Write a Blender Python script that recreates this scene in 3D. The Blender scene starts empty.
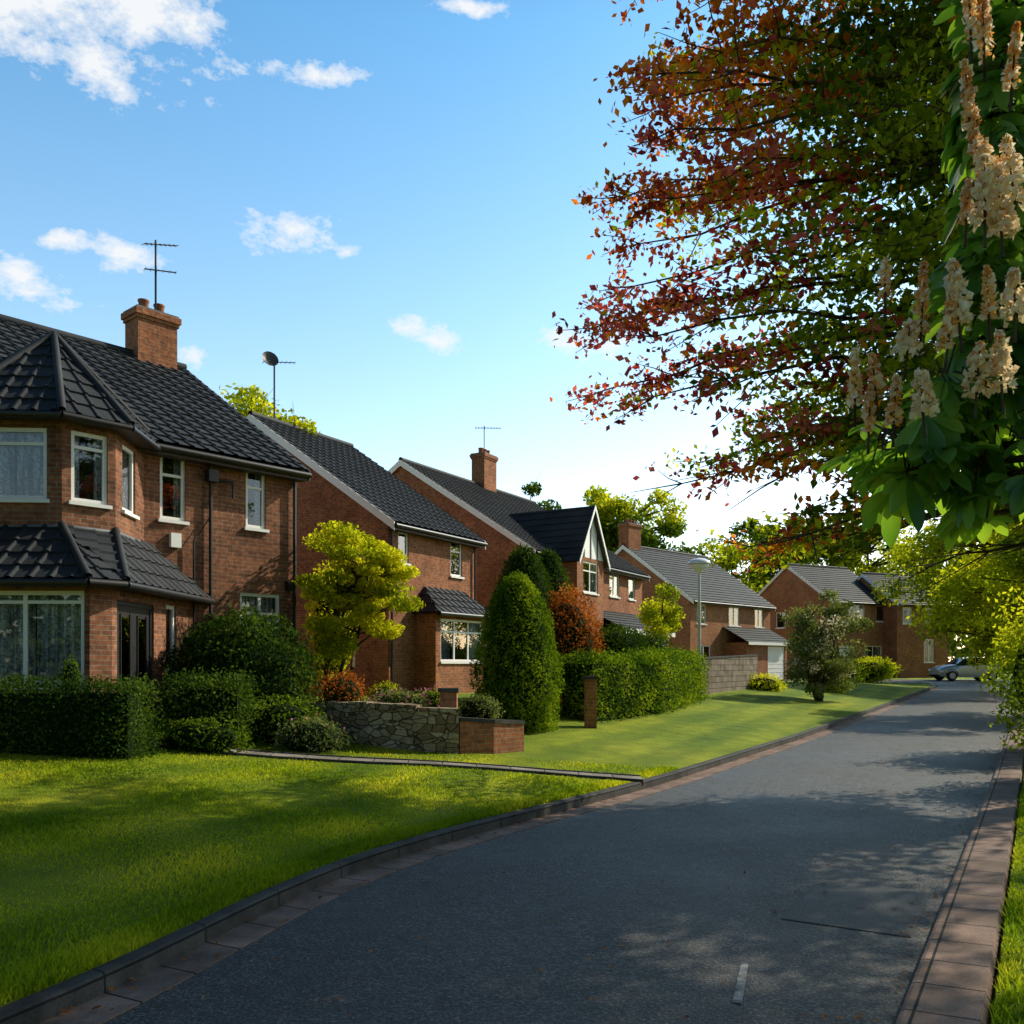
import bpy, bmesh, math, numpy as np
from mathutils import Vector, Matrix
rng=np.random.default_rng(7)
sc=bpy.context.scene
sc.view_settings.view_transform='Standard'
try: sc.view_settings.look='None'
except: pass
sc.view_settings.exposure=0
COL=sc.collection
# ---------------------------------------------------------------- terrain functions
R0=np.array([1.97,4.56]); DIR=np.array([.5045,.8634]); PERP=np.array([-.8634,.5045])
WS=[-60,-6,-2.15,.36,1.87,3.59,6.43,9.6,15.8,24.7,42,400]
WW=[3.3,3.35,3.68,4.42,4.6,4.53,4.34,4.26,4.05,4.0,4.0,4.0]
def wl(s):
    return sum(np.interp(s+o,WS,WW) for o in(-.8,-.4,0,.4,.8))/5
def sstep(a,b,x):
    t=np.clip((x-a)/(b-a),0,1); return t*t*(3-2*t)
def roadz(y): return np.clip((y-14),0,48)*.018
def sw(x,y):
    dx=x-R0[0]; dy=y-R0[1]
    return dx*DIR[0]+dy*DIR[1], dx*PERP[0]+dy*PERP[1]
def xy(s,w): return R0[0]+DIR[0]*s+PERP[0]*w, R0[1]+DIR[1]*s+PERP[1]*w
VW=.37
def gz(x,y):
    x=np.asarray(x,float); y=np.asarray(y,float)
    s,w=sw(x,y); rz=roadz(y); d=w-wl(s)
    fade=1-sstep(44,51,y)
    cap=.72-.35*sstep(18,45,y)
    bump=.015*np.sin(x*1.3+y*.7)+.012*np.sin(x*.5-y*1.9)
    left=rz+(.11+np.minimum(.085*np.maximum(d,0),cap)+bump*sstep(.1,1.5,d))*fade
    dr=-w-VW-.03
    right=rz+(.06+.03*np.minimum(np.maximum(dr,0),10)+bump*sstep(.1,1.5,dr))*fade
    return np.where(d>0,left,np.where(w<-VW-.02,right,rz))
# ---------------------------------------------------------------- mesh builder
class NM:
    def __init__(s): s.V=[];s.F=[];s.M=[];s.U=[];s.n=0;s.S=[]
    def add(s,v,f,mi=0,uv=None,smooth=False):
        v=np.asarray(v,float).reshape(-1,3); f=np.asarray(f,int)
        if f.ndim==1: f=f.reshape(1,-1)
        s.V.append(v); s.F.append(f+s.n); s.n+=len(v)
        s.M.append(np.full(len(f),mi)); s.S.append(np.full(len(f),smooth))
        s.U.append(np.zeros((f.size,2)) if uv is None else np.asarray(uv,float).reshape(-1,2))
    def build(s,name,mats,parent=None,origin=None):
        me=bpy.data.meshes.new(name)
        V=np.concatenate(s.V); L=np.concatenate([f.ravel() for f in s.F])
        tot=np.concatenate([np.full(len(f),f.shape[1]) for f in s.F])
        st=np.concatenate([[0],np.cumsum(tot)[:-1]])
        if origin is not None: V=V-np.array(origin)
        me.vertices.add(len(V)); me.vertices.foreach_set('co',V.ravel().astype(np.float32))
        me.loops.add(len(L)); me.loops.foreach_set('vertex_index',L.astype(np.int32))
        me.polygons.add(len(tot)); me.polygons.foreach_set('loop_start',st.astype(np.int32))
        try: me.polygons.foreach_set('loop_total',tot.astype(np.int32))
        except Exception: pass
        me.polygons.foreach_set('material_index',np.concatenate(s.M).astype(np.int32))
        me.polygons.foreach_set('use_smooth',np.concatenate(s.S))
        uvl=me.uv_layers.new(name='UVMap'); uvl.data.foreach_set('uv',np.concatenate(s.U).ravel().astype(np.float32))
        for m in (mats if isinstance(mats,(list,tuple)) else [mats]): me.materials.append(m)
        me.update(calc_edges=True); me.validate()
        ob=bpy.data.objects.new(name,me); COL.objects.link(ob)
        if origin is not None: ob.location=origin
        if parent is not None:
            ob.parent=parent; ob.matrix_parent_inverse=Matrix.Translation(-Vector(parent.location))
        return ob
def empty(name,loc):
    e=bpy.data.objects.new(name,None); e.location=loc; e.empty_display_size=.3; COL.objects.link(e); return e
BF=np.array([[0,1,3,2],[4,6,7,5],[0,4,5,1],[2,3,7,6],[0,2,6,4],[1,5,7,3]])
def box(nm,O,X,Y,Z,mi=0):
    O=np.array(O,float);X=np.array(X,float);Y=np.array(Y,float);Z=np.array(Z,float)
    v=[O+a*X+b*Y+c*Z for a in(0,1) for b in(0,1) for c in(0,1)]
    l=[np.linalg.norm(q) for q in(X,Y,Z)]
    uv=[]
    ax=[(1,2),(1,2),(0,2),(0,2),(0,1),(0,1)]
    co=[(a,b,c) for a in(0,1) for b in(0,1) for c in(0,1)]
    off=np.array([O[0]+O[1],O[2]])
    for fi,f in enumerate(BF):
        for k in f:
            c=co[k];i,j=ax[fi]; uv.append((c[i]*l[i]+off[0],c[j]*l[j]+off[1]))
    nm.add(v,BF,mi,uv)
def abox(nm,x0,x1,y0,y1,z0,z1,mi=0): box(nm,(x0,y0,z0),(x1-x0,0,0),(0,y1-y0,0),(0,0,z1-z0),mi)
def tube(nm,pts,rad,n=6,mi=0):
    pts=np.asarray(pts,float); m=len(pts)
    rad=np.broadcast_to(np.asarray(rad,float),(m,))
    V=[]
    for i in range(m):
        t=pts[min(i+1,m-1)]-pts[max(i-1,0)]; t=t/(np.linalg.norm(t)+1e-9)
        r=np.array([0,0,1.]) if abs(t[2])<.9 else np.array([1.,0,0])
        a=np.cross(t,r);a/=np.linalg.norm(a);b=np.cross(t,a)
        th=np.arange(n)*2*math.pi/n
        V.append(pts[i]+rad[i]*(np.cos(th)[:,None]*a+np.sin(th)[:,None]*b))
    V=np.concatenate(V); F=[]
    for i in range(m-1):
        for k in range(n):
            F.append((i*n+k,i*n+(k+1)%n,(i+1)*n+(k+1)%n,(i+1)*n+k))
    nm.add(V,F,mi,smooth=True)
    nm.add(V[-n:],[list(range(n))],mi)
def lathe(nm,c,prof,n=16,mi=0):
    th=np.arange(n)*2*math.pi/n; V=[];F=[]
    for r,z in prof: V.append(np.stack([c[0]+r*np.cos(th),c[1]+r*np.sin(th),np.full(n,c[2]+z)],1))
    for i in range(len(prof)-1):
        for k in range(n): F.append((i*n+k,i*n+(k+1)%n,(i+1)*n+(k+1)%n,(i+1)*n+k))
    nm.add(np.concatenate(V),F,mi,smooth=True)
def unit(v): return v/(np.linalg.norm(v,axis=-1,keepdims=True)+1e-9)
def leaves(nm,C,size,mi=0,aspect=.55,bias=None,bw=0.,tri=False):
    C=np.asarray(C,float);N=len(C); size=np.broadcast_to(size,(N,))[:,None]
    nrm=unit(rng.normal(size=(N,3)))
    if bias is not None: nrm=unit(nrm*(1-bw)+np.asarray(bias)*bw*1.5)
    a=unit(np.cross(nrm,unit(rng.normal(size=(N,3)))));b=np.cross(nrm,a)
    h=size*.5
    V=np.stack([C-a*h,C+b*h*aspect+a*h*.1+nrm*h*.12,C+a*h,C-b*h*aspect+a*h*.1+nrm*h*.12],1).reshape(-1,3)
    F=np.arange(4*N).reshape(N,4)
    nm.add(V,F,mi)
    return
# ---------------------------------------------------------------- materials
def newmat(name):
    m=bpy.data.materials.new(name); m.use_nodes=True; nt=m.node_tree; nt.nodes.clear()
    o=nt.nodes.new('ShaderNodeOutputMaterial'); return m,nt,o
def N(nt,t,**k):
    n=nt.nodes.new(t)
    for a,b in k.items():
        setattr(n,a,b)
    return n
def ramp(nt,fac,stops):
    r=nt.nodes.new('ShaderNodeValToRGB'); e=r.color_ramp.elements
    while len(e)<len(stops): e.new(.5)
    for i,(p,c) in enumerate(stops): e[i].position=p; e[i].color=(*c,1) if len(c)==3 else c
    nt.links.new(fac,r.inputs[0]); return r.outputs[0]
def mixc(nt,fac,a,b,mode='MIX'):
    m=nt.nodes.new('ShaderNodeMix'); m.data_type='RGBA'; m.blend_type=mode
    for s,v in((m.inputs[0],fac),(m.inputs[6],a),(m.inputs[7],b)):
        if hasattr(v,'default_value') : nt.links.new(v,s)
        elif isinstance(v,(int,float)): s.default_value=v
        else: s.default_value=(*v,1)
    return m.outputs[2]
def noise(nt,scale,detail=4,vec=None,rough=.55):
    n=N(nt,'ShaderNodeTexNoise'); n.inputs['Scale'].default_value=scale; n.inputs['Detail'].default_value=detail; n.inputs['Roughness'].default_value=rough
    if vec is None:
        g=N(nt,'ShaderNodeNewGeometry'); vec=g.outputs['Position']
    nt.links.new(vec,n.inputs['Vector']); return n.outputs[0]
def pbr(nt,o,col,rough=.8,spec=.3,bump=None,bd=.01,bs=1,metal=0):
    p=N(nt,'ShaderNodeBsdfPrincipled')
    if hasattr(col,'default_value'): nt.links.new(col,p.inputs['Base Color'])
    else: p.inputs['Base Color'].default_value=(*col,1)
    if hasattr(rough,'default_value'): nt.links.new(rough,p.inputs['Roughness'])
    else: p.inputs['Roughness'].default_value=rough
    p.inputs['Specular IOR Level'].default_value=spec; p.inputs['Metallic'].default_value=metal
    if bump is not None:
        b=N(nt,'ShaderNodeBump'); b.inputs['Distance'].default_value=bd; b.inputs['Strength'].default_value=bs
        nt.links.new(bump,b.inputs['Height']); nt.links.new(b.outputs[0],p.inputs['Normal'])
    nt.links.new(p.outputs[0],o.inputs[0]); return p
def simple(name,col,rough=.6,spec=.4,var=.15,sc_=3,metal=0):
    m,nt,o=newmat(name); n=noise(nt,sc_,2)
    c=ramp(nt,n,[(.3,tuple(x*(1-var) for x in col)),(.7,tuple(min(1,x*(1+var)) for x in col))])
    pbr(nt,o,c,rough,spec,metal=metal); return m
def brickmat(name,c1,c2,mortar,dark=.5):
    m,nt,o=newmat(name); uv=N(nt,'ShaderNodeUVMap')
    b=N(nt,'ShaderNodeTexBrick'); b.inputs['Scale'].default_value=1; b.inputs['Brick Width'].default_value=.225; b.inputs['Row Height'].default_value=.075
    b.inputs['Mortar Size'].default_value=.0075; b.inputs['Mortar Smooth'].default_value=.3; b.inputs['Bias'].default_value=-.1
    b.inputs['Color1'].default_value=(*c1,1);b.inputs['Color2'].default_value=(*c2,1);b.inputs['Mortar'].default_value=(*mortar,1)
    nt.links.new(uv.outputs[0],b.inputs['Vector'])
    big=noise(nt,.9,4); c=mixc(nt,ramp(nt,big,[(.35,(0,0,0)),(.7,(1,1,1))]),b.outputs[0],mixc(nt,1.,b.outputs[0],(dark,dark*.95,dark*.95),'MULTIPLY'))
    f=noise(nt,11,2); c=mixc(nt,.6,c,ramp(nt,f,[(.3,(.3,.28,.28)),(.62,(1.1,1.08,1.05))]),'MULTIPLY')
    inv=N(nt,'ShaderNodeMath',operation='SUBTRACT'); inv.inputs[0].default_value=1; nt.links.new(b.outputs['Fac'],inv.inputs[1])
    pbr(nt,o,c,.9,.2,inv.outputs[0],.008,.8); return m
def stripes(nt,c):
    g=N(nt,'ShaderNodeNewGeometry'); d=N(nt,'ShaderNodeVectorMath',operation='DOT_PRODUCT'); nt.links.new(g.outputs['Position'],d.inputs[0]); d.inputs[1].default_value=(-4.4*.95,4.4*.5,0)
    s=N(nt,'ShaderNodeMath',operation='SINE'); nt.links.new(d.outputs['Value'],s.inputs[0])
    h=N(nt,'ShaderNodeMath',operation='MULTIPLY_ADD'); nt.links.new(s.outputs[0],h.inputs[0]); h.inputs[1].default_value=.9; h.inputs[2].default_value=.5; h.use_clamp=True
    return mixc(nt,1.,c,ramp(nt,h.outputs[0],[(0,(.78,.85,.82)),(1,(1.14,1.09,1.05))]),'MULTIPLY')
def leafmat(name,cols,trans=.35,clump=.8,gloss=0,tcol=None,stripe=False):
    m,nt,o=newmat(name); g=N(nt,'ShaderNodeNewGeometry')
    n=noise(nt,clump,0,g.outputs['Position'])
    ad=N(nt,'ShaderNodeMath',operation='MULTIPLY_ADD'); nt.links.new(g.outputs['Random Per Island'],ad.inputs[0]); ad.inputs[1].default_value=.55
    sb=N(nt,'ShaderNodeMath',operation='MULTIPLY_ADD'); nt.links.new(n,sb.inputs[0]); sb.inputs[1].default_value=1.3; sb.inputs[2].default_value=-.42
    nt.links.new(sb.outputs[0],ad.inputs[2])
    k=len(cols); c=ramp(nt,ad.outputs[0],[(.1+.8*i/(k-1),cols[i]) for i in range(k)])
    if stripe: c=stripes(nt,c)
    if gloss>0:
        p=N(nt,'ShaderNodeBsdfPrincipled'); nt.links.new(c,p.inputs['Base Color']); p.inputs['Roughness'].default_value=.36; p.inputs['Specular IOR Level'].default_value=gloss
    else:
        p=N(nt,'ShaderNodeBsdfDiffuse'); nt.links.new(c,p.inputs[0])
    t=N(nt,'ShaderNodeBsdfTranslucent'); tc=mixc(nt,1.,c,tcol or (1.7,1.6,.6),'MULTIPLY'); nt.links.new(tc,t.inputs[0])
    mx=N(nt,'ShaderNodeMixShader'); mx.inputs[0].default_value=trans; nt.links.new(p.outputs[0],mx.inputs[1]); nt.links.new(t.outputs[0],mx.inputs[2])
    nt.links.new(mx.outputs[0],o.inputs[0]); return m
M_brick=brickmat('brick_brown',(.38,.15,.08),(.21,.088,.052),(.36,.28,.20))
M_brick2=brickmat('brick_red',(.50,.185,.08),(.32,.125,.06),(.42,.31,.22),.62)
M_brick3=brickmat('brick_orange',(.56,.23,.105),(.40,.165,.08),(.42,.31,.22),.7)
M_white=simple('white_upvc',(.88,.88,.86),.35,.5,.02)
M_black=simple('black_plastic',(.02,.02,.022),.4,.5)
M_fascia=simple('dark_fascia',(.05,.035,.03),.5,.4)
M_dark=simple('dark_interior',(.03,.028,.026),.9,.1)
def curtm():
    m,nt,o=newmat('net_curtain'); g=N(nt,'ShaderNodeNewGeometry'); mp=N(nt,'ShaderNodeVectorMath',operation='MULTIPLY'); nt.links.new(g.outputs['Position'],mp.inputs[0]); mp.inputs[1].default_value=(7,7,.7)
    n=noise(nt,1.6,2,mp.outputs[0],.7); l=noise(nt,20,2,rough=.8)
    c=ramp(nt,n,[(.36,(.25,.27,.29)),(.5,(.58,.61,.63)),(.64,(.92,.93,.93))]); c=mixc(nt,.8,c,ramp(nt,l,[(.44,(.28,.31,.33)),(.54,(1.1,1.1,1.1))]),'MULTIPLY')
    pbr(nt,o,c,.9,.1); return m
M_curt=curtm()
M_door=simple('dark_door',(.03,.028,.03),.35,.5)
M_metal=simple('grey_metal',(.35,.35,.36),.4,.5,metal=.6)
M_grey=simple('aerial_metal',(.08,.08,.085),.5,.4)
M_lead=simple('lead_flashing',(.12,.13,.14),.6,.4)
def roofmat(name,a,b):
    m,nt,o=newmat(name); n=noise(nt,1.2,5); f=noise(nt,25,2)
    c=ramp(nt,n,[(.3,a),(.7,b)]); c=mixc(nt,.5,c,ramp(nt,f,[(.3,(.5,.5,.5)),(.7,(1,1,1))]),'MULTIPLY')
    pbr(nt,o,c,.68,.28,f,.004,.6); return m
M_roof=roofmat('slate_tile',(.022,.026,.032),(.05,.055,.064))
M_roof2=roofmat('grey_tile',(.03,.031,.034),(.06,.059,.06))
def glassmat():
    m,nt,o=newmat('window_glass'); t=N(nt,'ShaderNodeBsdfTransparent'); t.inputs[0].default_value=(.92,.96,.97,1)
    g=N(nt,'ShaderNodeBsdfGlossy'); g.inputs['Roughness'].default_value=.015
    f=N(nt,'ShaderNodeFresnel'); f.inputs[0].default_value=1.5
    a=N(nt,'ShaderNodeMath',operation='MULTIPLY_ADD'); a.inputs[1].default_value=1.5; a.inputs[2].default_value=.10; nt.links.new(f.outputs[0],a.inputs[0])
    mx=N(nt,'ShaderNodeMixShader'); nt.links.new(a.outputs[0],mx.inputs[0]); nt.links.new(t.outputs[0],mx.inputs[1]); nt.links.new(g.outputs[0],mx.inputs[2])
    nt.links.new(mx.outputs[0],o.inputs[0]); return m
M_glass=glassmat()
def barkmat():
    m,nt,o=newmat('bark'); n=noise(nt,9,4); pbr(nt,o,ramp(nt,n,[(.3,(.03,.022,.016)),(.7,(.11,.085,.06))]),.9,.1,n,.03); return m
M_bark=barkmat()
def asphalt():
    m,nt,o=newmat('asphalt'); f=noise(nt,48,3,rough=.85); b=noise(nt,.5,4); md=noise(nt,5,3)
    c=ramp(nt,f,[(.38,(.018,.0175,.017)),(.50,(.052,.050,.048)),(.60,(.125,.12,.114)),(.72,(.33,.32,.30))])
    c=mixc(nt,.6,c,ramp(nt,b,[(.3,(.62,.62,.64)),(.7,(1.15,1.13,1.1))]),'MULTIPLY')
    c=mixc(nt,.45,c,ramp(nt,md,[(.35,(.5,.5,.5)),(.6,(1.15,1.15,1.15))]),'MULTIPLY')
    pbr(nt,o,c,ramp(nt,b,[(.3,(.52,.52,.52)),(.7,(.7,.7,.7))]),.35,f,.015,1.); return m
M_asph=asphalt()
def patchm():
    m,nt,o=newmat('asphalt_patch'); f=noise(nt,60,3,rough=.7); c=ramp(nt,f,[(.38,(.010,.011,.012)),(.7,(.042,.042,.044))]); pbr(nt,o,c,.6,.4,f,.01,1.); return m
M_patch=patchm()
def paverm(name,c1,c2,bw,rh):
    m,nt,o=newmat(name); uv=N(nt,'ShaderNodeUVMap'); b=N(nt,'ShaderNodeTexBrick'); b.offset=0.; b.inputs['Scale'].default_value=1
    b.inputs['Brick Width'].default_value=bw; b.inputs['Row Height'].default_value=rh; b.inputs['Mortar Size'].default_value=.008
    b.inputs['Color1'].default_value=(*c1,1); b.inputs['Color2'].default_value=(*c2,1); b.inputs['Mortar'].default_value=(.02,.02,.018,1)
    nt.links.new(uv.outputs[0],b.inputs['Vector']); n=noise(nt,3,5); f=noise(nt,60,2)
    c=mixc(nt,.85,b.outputs[0],ramp(nt,n,[(.3,(.35,.36,.33)),(.7,(1.15,1.15,1.15))]),'MULTIPLY')
    c=mixc(nt,.6,c,ramp(nt,f,[(.3,(.5,.5,.5)),(.7,(1.1,1.1,1.1))]),'MULTIPLY')
    inv=N(nt,'ShaderNodeMath',operation='SUBTRACT'); inv.inputs[0].default_value=1; nt.links.new(b.outputs['Fac'],inv.inputs[1])
    pbr(nt,o,c,.85,.2,inv.outputs[0],.01,1); return m
M_kerb=paverm('kerb_stone',(.10,.095,.09),(.07,.068,.066),.9,.6)
M_paver=paverm('channel_paver',(.34,.22,.17),(.25,.17,.14),.45,.6)
M_path=paverm('path_slab',(.36,.32,.28),(.28,.25,.22),.5,.5)
def groundm():
    m,nt,o=newmat('lawn'); a=noise(nt,.35,3); b=noise(nt,2.5,4); f=noise(nt,90,2,rough=.8)
    c=ramp(nt,a,[(.3,(.18,.26,.016)),(.55,(.28,.345,.022)),(.75,(.41,.41,.045))])
    c=mixc(nt,.7,c,ramp(nt,b,[(.3,(.5,.6,.55)),(.7,(1.25,1.18,1.1))]),'MULTIPLY')
    c=mixc(nt,.7,c,ramp(nt,f,[(.3,(.45,.5,.4)),(.7,(1.3,1.3,1.2))]),'MULTIPLY')
    c=stripes(nt,c)
    p=pbr(nt,o,c,.85,.15,f,.03,1.); return m
M_lawn=groundm()
M_grass=leafmat('grass_blade',[(.10,.18,.012),(.26,.34,.020),(.50,.48,.05)],.5,.9,stripe=True)
M_soil=simple('soil',(.05,.035,.022),.95,.1,.4,8)
M_paint=simple('worn_white_paint',(.2,.2,.19),.7,.3,.6,28)
def stonem():
    m,nt,o=newmat('rubble_stone'); uv=N(nt,'ShaderNodeUVMap'); mp=N(nt,'ShaderNodeMapping'); mp.inputs['Scale'].default_value=(1,2.0,1); nt.links.new(uv.outputs[0],mp.inputs[0])
    v=N(nt,'ShaderNodeTexVoronoi',feature='F1'); v.inputs['Scale'].default_value=5.2; nt.links.new(mp.outputs[0],v.inputs['Vector'])
    e=N(nt,'ShaderNodeTexVoronoi',feature='DISTANCE_TO_EDGE'); e.inputs['Scale'].default_value=5.2; nt.links.new(mp.outputs[0],e.inputs['Vector'])
    sp=N(nt,'ShaderNodeSeparateColor'); nt.links.new(v.outputs['Color'],sp.inputs[0])
    c=ramp(nt,sp.outputs[0],[(.1,(.24,.17,.10)),(.5,(.40,.31,.19)),(.9,(.52,.43,.30))])
    n=noise(nt,20,4); c=mixc(nt,.7,c,ramp(nt,n,[(.3,(.4,.4,.4)),(.7,(1.1,1.1,1.1))]),'MULTIPLY')
    er=ramp(nt,e.outputs[0],[(.0,(0,0,0)),(.05,(1,1,1))]); c=mixc(nt,er,(.085,.07,.05),c)
    pbr(nt,o,c,.9,.15,er,.04,1.); return m
M_stone=stonem()
M_greywall=paverm('grey_wall_block',(.34,.28,.23),(.25,.20,.17),.45,.2)
L_green=leafmat('leaf_mid_green',[(.03,.07,.012),(.10,.17,.018),(.21,.27,.03)],.4)
L_dark=leafmat('leaf_dark_green',[(.014,.038,.010),(.045,.09,.016),(.11,.17,.028)],.25)
L_lime=leafmat('leaf_lime',[(.16,.21,.012),(.36,.39,.018),(.58,.55,.035)],.5,1.2)
L_yel=leafmat('leaf_yellow_green',[(.12,.18,.015),(.29,.35,.02),(.50,.50,.035)],.55,.5)
L_hedge=leafmat('leaf_hedge',[(.035,.08,.010),(.13,.22,.018),(.29,.36,.025)],.3,1.5)
L_red=leafmat('leaf_crimson',[(.15,.025,.025),(.45,.09,.08),(.66,.26,.18)],.58,.9,0,(1.5,.9,.7))
L_orange=leafmat('leaf_rust',[(.22,.06,.012),(.56,.20,.02),(.66,.36,.035)],.55,.9,0,(1.6,1.,.5))
L_bigg=leafmat('leaf_canopy_green',[(.025,.065,.008),(.11,.165,.014),(.30,.33,.025)],.55,.7)
L_grey=leafmat('leaf_grey_green',[(.05,.08,.03),(.13,.17,.065),(.27,.30,.13)],.3,1.5)
L_rust=leafmat('leaf_rust_bush',[(.14,.05,.015),(.36,.13,.03),(.5,.22,.05)],.35,1.5,0,(1.5,1,.5))
L_flow=leafmat('flower_cream',[(.75,.55,.34),(.9,.80,.58),(.95,.92,.84)],.4,6,0,(1.05,1.03,.95))
L_bud=leafmat('flower_bud_orange',[(.62,.24,.06),(.86,.46,.14),(.92,.68,.3)],.4,6,0,(1.15,1,.7))
L_purple=leafmat('flower_purple',[(.15,.03,.12),(.4,.12,.3),(.6,.3,.45)],.3,3)
L_far=leafmat('leaf_distant',[(.05,.08,.025),(.09,.13,.035),(.15,.19,.05)],.3,.15)
# ---------------------------------------------------------------- ground
def ground():
    S=np.concatenate([np.arange(-60,-6,6),np.arange(-6,48,.5),np.arange(48,80,1.5),[90,110,140,180,240,320,450]])
    wr=[-300,-150,-80,-50,-35,-25,-18,-13,-10,-8,-6,-4.5,-3.5,-2.5,-1.8,-1.2,-.8,-VW-.04,-VW-.01]
    wlft=[.10,.115,.3,.6,1,1.5,2,2.6,3.2,4,5,6,7,8,9,10,12,14,17,21,26,33,45,65,100,200,320]
    V=[]
    for s in S:
        w0=float(wl(s)); row=wr+[w0+q for q in wlft]
        for k,w in enumerate(row):
            x,y=xy(s,w); z=float(gz(x,y))
            if k==len(wr)-1 or k==len(wr): z=float(roadz(y))-.05
            V.append((x,y,z))
    m=len(wr)+len(wlft); F=[]
    for i in range(len(S)-1):
        for j in range(m-1): F.append((i*m+j,i*m+j+1,(i+1)*m+j+1,(i+1)*m+j))
    nm=NM(); nm.add(V,F,0,smooth=False); nm.build('ground',M_lawn)
ground()
def strip(name,sfun,S,mat):
    V=[];m=None
    for s in S:
        pr=sfun(s); m=len(pr)
        for w,dz in pr:
            x,y=xy(s,w); V.append((x,y,float(roadz(y))+dz))
    F=[];UV=[]
    for i in range(len(S)-1):
        for j in range(m-1):
            F.append((i*m+j,i*m+j+1,(i+1)*m+j+1,(i+1)*m+j))
            pr=sfun(S[i]); a=pr[j][0]+pr[j][1]; b=pr[j+1][0]+pr[j+1][1]
            if abs(a)>2: a-=float(wl(S[i])); b-=float(wl(S[i])); a+=.5;b+=.5
            UV+= [(S[i],a),(S[i],b),(S[i+1],b),(S[i+1],a)]
    nm=NM(); nm.add(V,F,0,UV); return nm.build(name,mat)
SR=np.concatenate([np.arange(-30,-6,3),np.arange(-6,48.1,.5)])
strip('road',lambda s:[(-.02,.004),(1.3,.03),(float(wl(s))-1.3,.03),(float(wl(s))-.30,.004)],SR,M_asph)
strip('kerb_channel',lambda s:[(float(wl(s))-.30,.0),(float(wl(s))-.30,.012),(float(wl(s))-.002,.006)],SR,M_paver)
strip('kerb',lambda s:[(float(wl(s)),-.02),(float(wl(s))+.005,.10),(float(wl(s))+.02,.115),(float(wl(s))+.12,.118),(float(wl(s))+.125,.05)],SR,M_kerb)
strip('paved_edge',lambda s:[(0,-.02),(-.0,.05),(-.02,.06),(-VW+.01,.07),(-VW-.02,.0)],SR,M_paver)
nm=NM(); xs=np.arange(-10,75,2.)
for i in range(len(xs)-1):
    z=lambda x,y: float(roadz(y))+.03
    p=[(xs[i],53.2,z(0,53.2)),(xs[i+1],53.2,z(0,53.2)),(xs[i+1],59.5,z(0,59.5)),(xs[i],59.5,z(0,59.5))]
    nm.add(p,[0,1,2,3],0)
nm.build('cross_road',M_asph)
nm=NM(); 
a=xy(46,0);b=xy(46,4)
nm.add([(a[0],a[1],roadz(a[1])+.02),(b[0],b[1],roadz(b[1])+.02),(b[0]+3,53.3,roadz(53.3)+.034),(a[0]+7,53.3,roadz(53.3)+.034)],[0,1,2,3]); nm.build('road_junction',M_asph)
def onroad(c,name,mat,dz):
    nm=NM(); P=[]
    for s,w in c:
        x,y=xy(s,w); W=float(wl(s)); z=float(np.interp(w,[-.02,1.3,W-1.3,W-.3],[.004,.03,.03,.004]))
        P.append((x,y,roadz(y)+z+dz))
    nm.add(P,[0,1,2,3]); return nm.build(name,mat)
onroad([(1.5,.12),(1.45,.95),(2.75,.95),(2.8,.12)],'road_patch',M_patch,.005)
onroad([(-.25,.74),(-.25,.79),(.4,.93),(.4,.885)],'road_marking',M_paint,.005)
def gpath(name,pts,w,mat,dz=.02,edge=True):
    nm=NM(); pts=np.array(pts,float); P=[]
    for i in range(len(pts)-1):
        n=max(2,int(np.linalg.norm(pts[i+1]-pts[i])/.4))
        for k in range(n): P.append(pts[i]+(pts[i+1]-pts[i])*k/n)
    P.append(pts[-1]); P=np.array(P); t=unit(np.gradient(P,axis=0)); q=np.stack([-t[:,1],t[:,0]],1); d=0
    for i in range(len(P)-1):
        l=np.linalg.norm(P[i+1]-P[i])
        c=[P[i]+q[i]*w/2,P[i]-q[i]*w/2,P[i+1]-q[i+1]*w/2,P[i+1]+q[i+1]*w/2]
        nm.add([(a[0],a[1],float(gz(*a))+dz) for a in c],[0,1,2,3],0,[(d,0),(d,w),(d+l,w),(d+l,0)]); d+=l
        if edge:
            for sg in(1,-1):
                a=P[i]+q[i]*sg*w/2; b=P[i+1]+q[i+1]*sg*w/2; z=float(gz(*a)); z2=float(gz(*b))
                box(nm,(a[0],a[1],z-.05),(b[0]-a[0],b[1]-a[1],z2-z),(q[i][0]*.05*sg,q[i][1]*.05*sg,0),(0,0,.085),1)
    nm.build(name,[mat,M_kerb])
gpath('garden_path',[(-6.0,13.35),(-4.5,13.15),(-2,13.1),(.3,13.25),(1.9,13.2)],.34,M_path)
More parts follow.
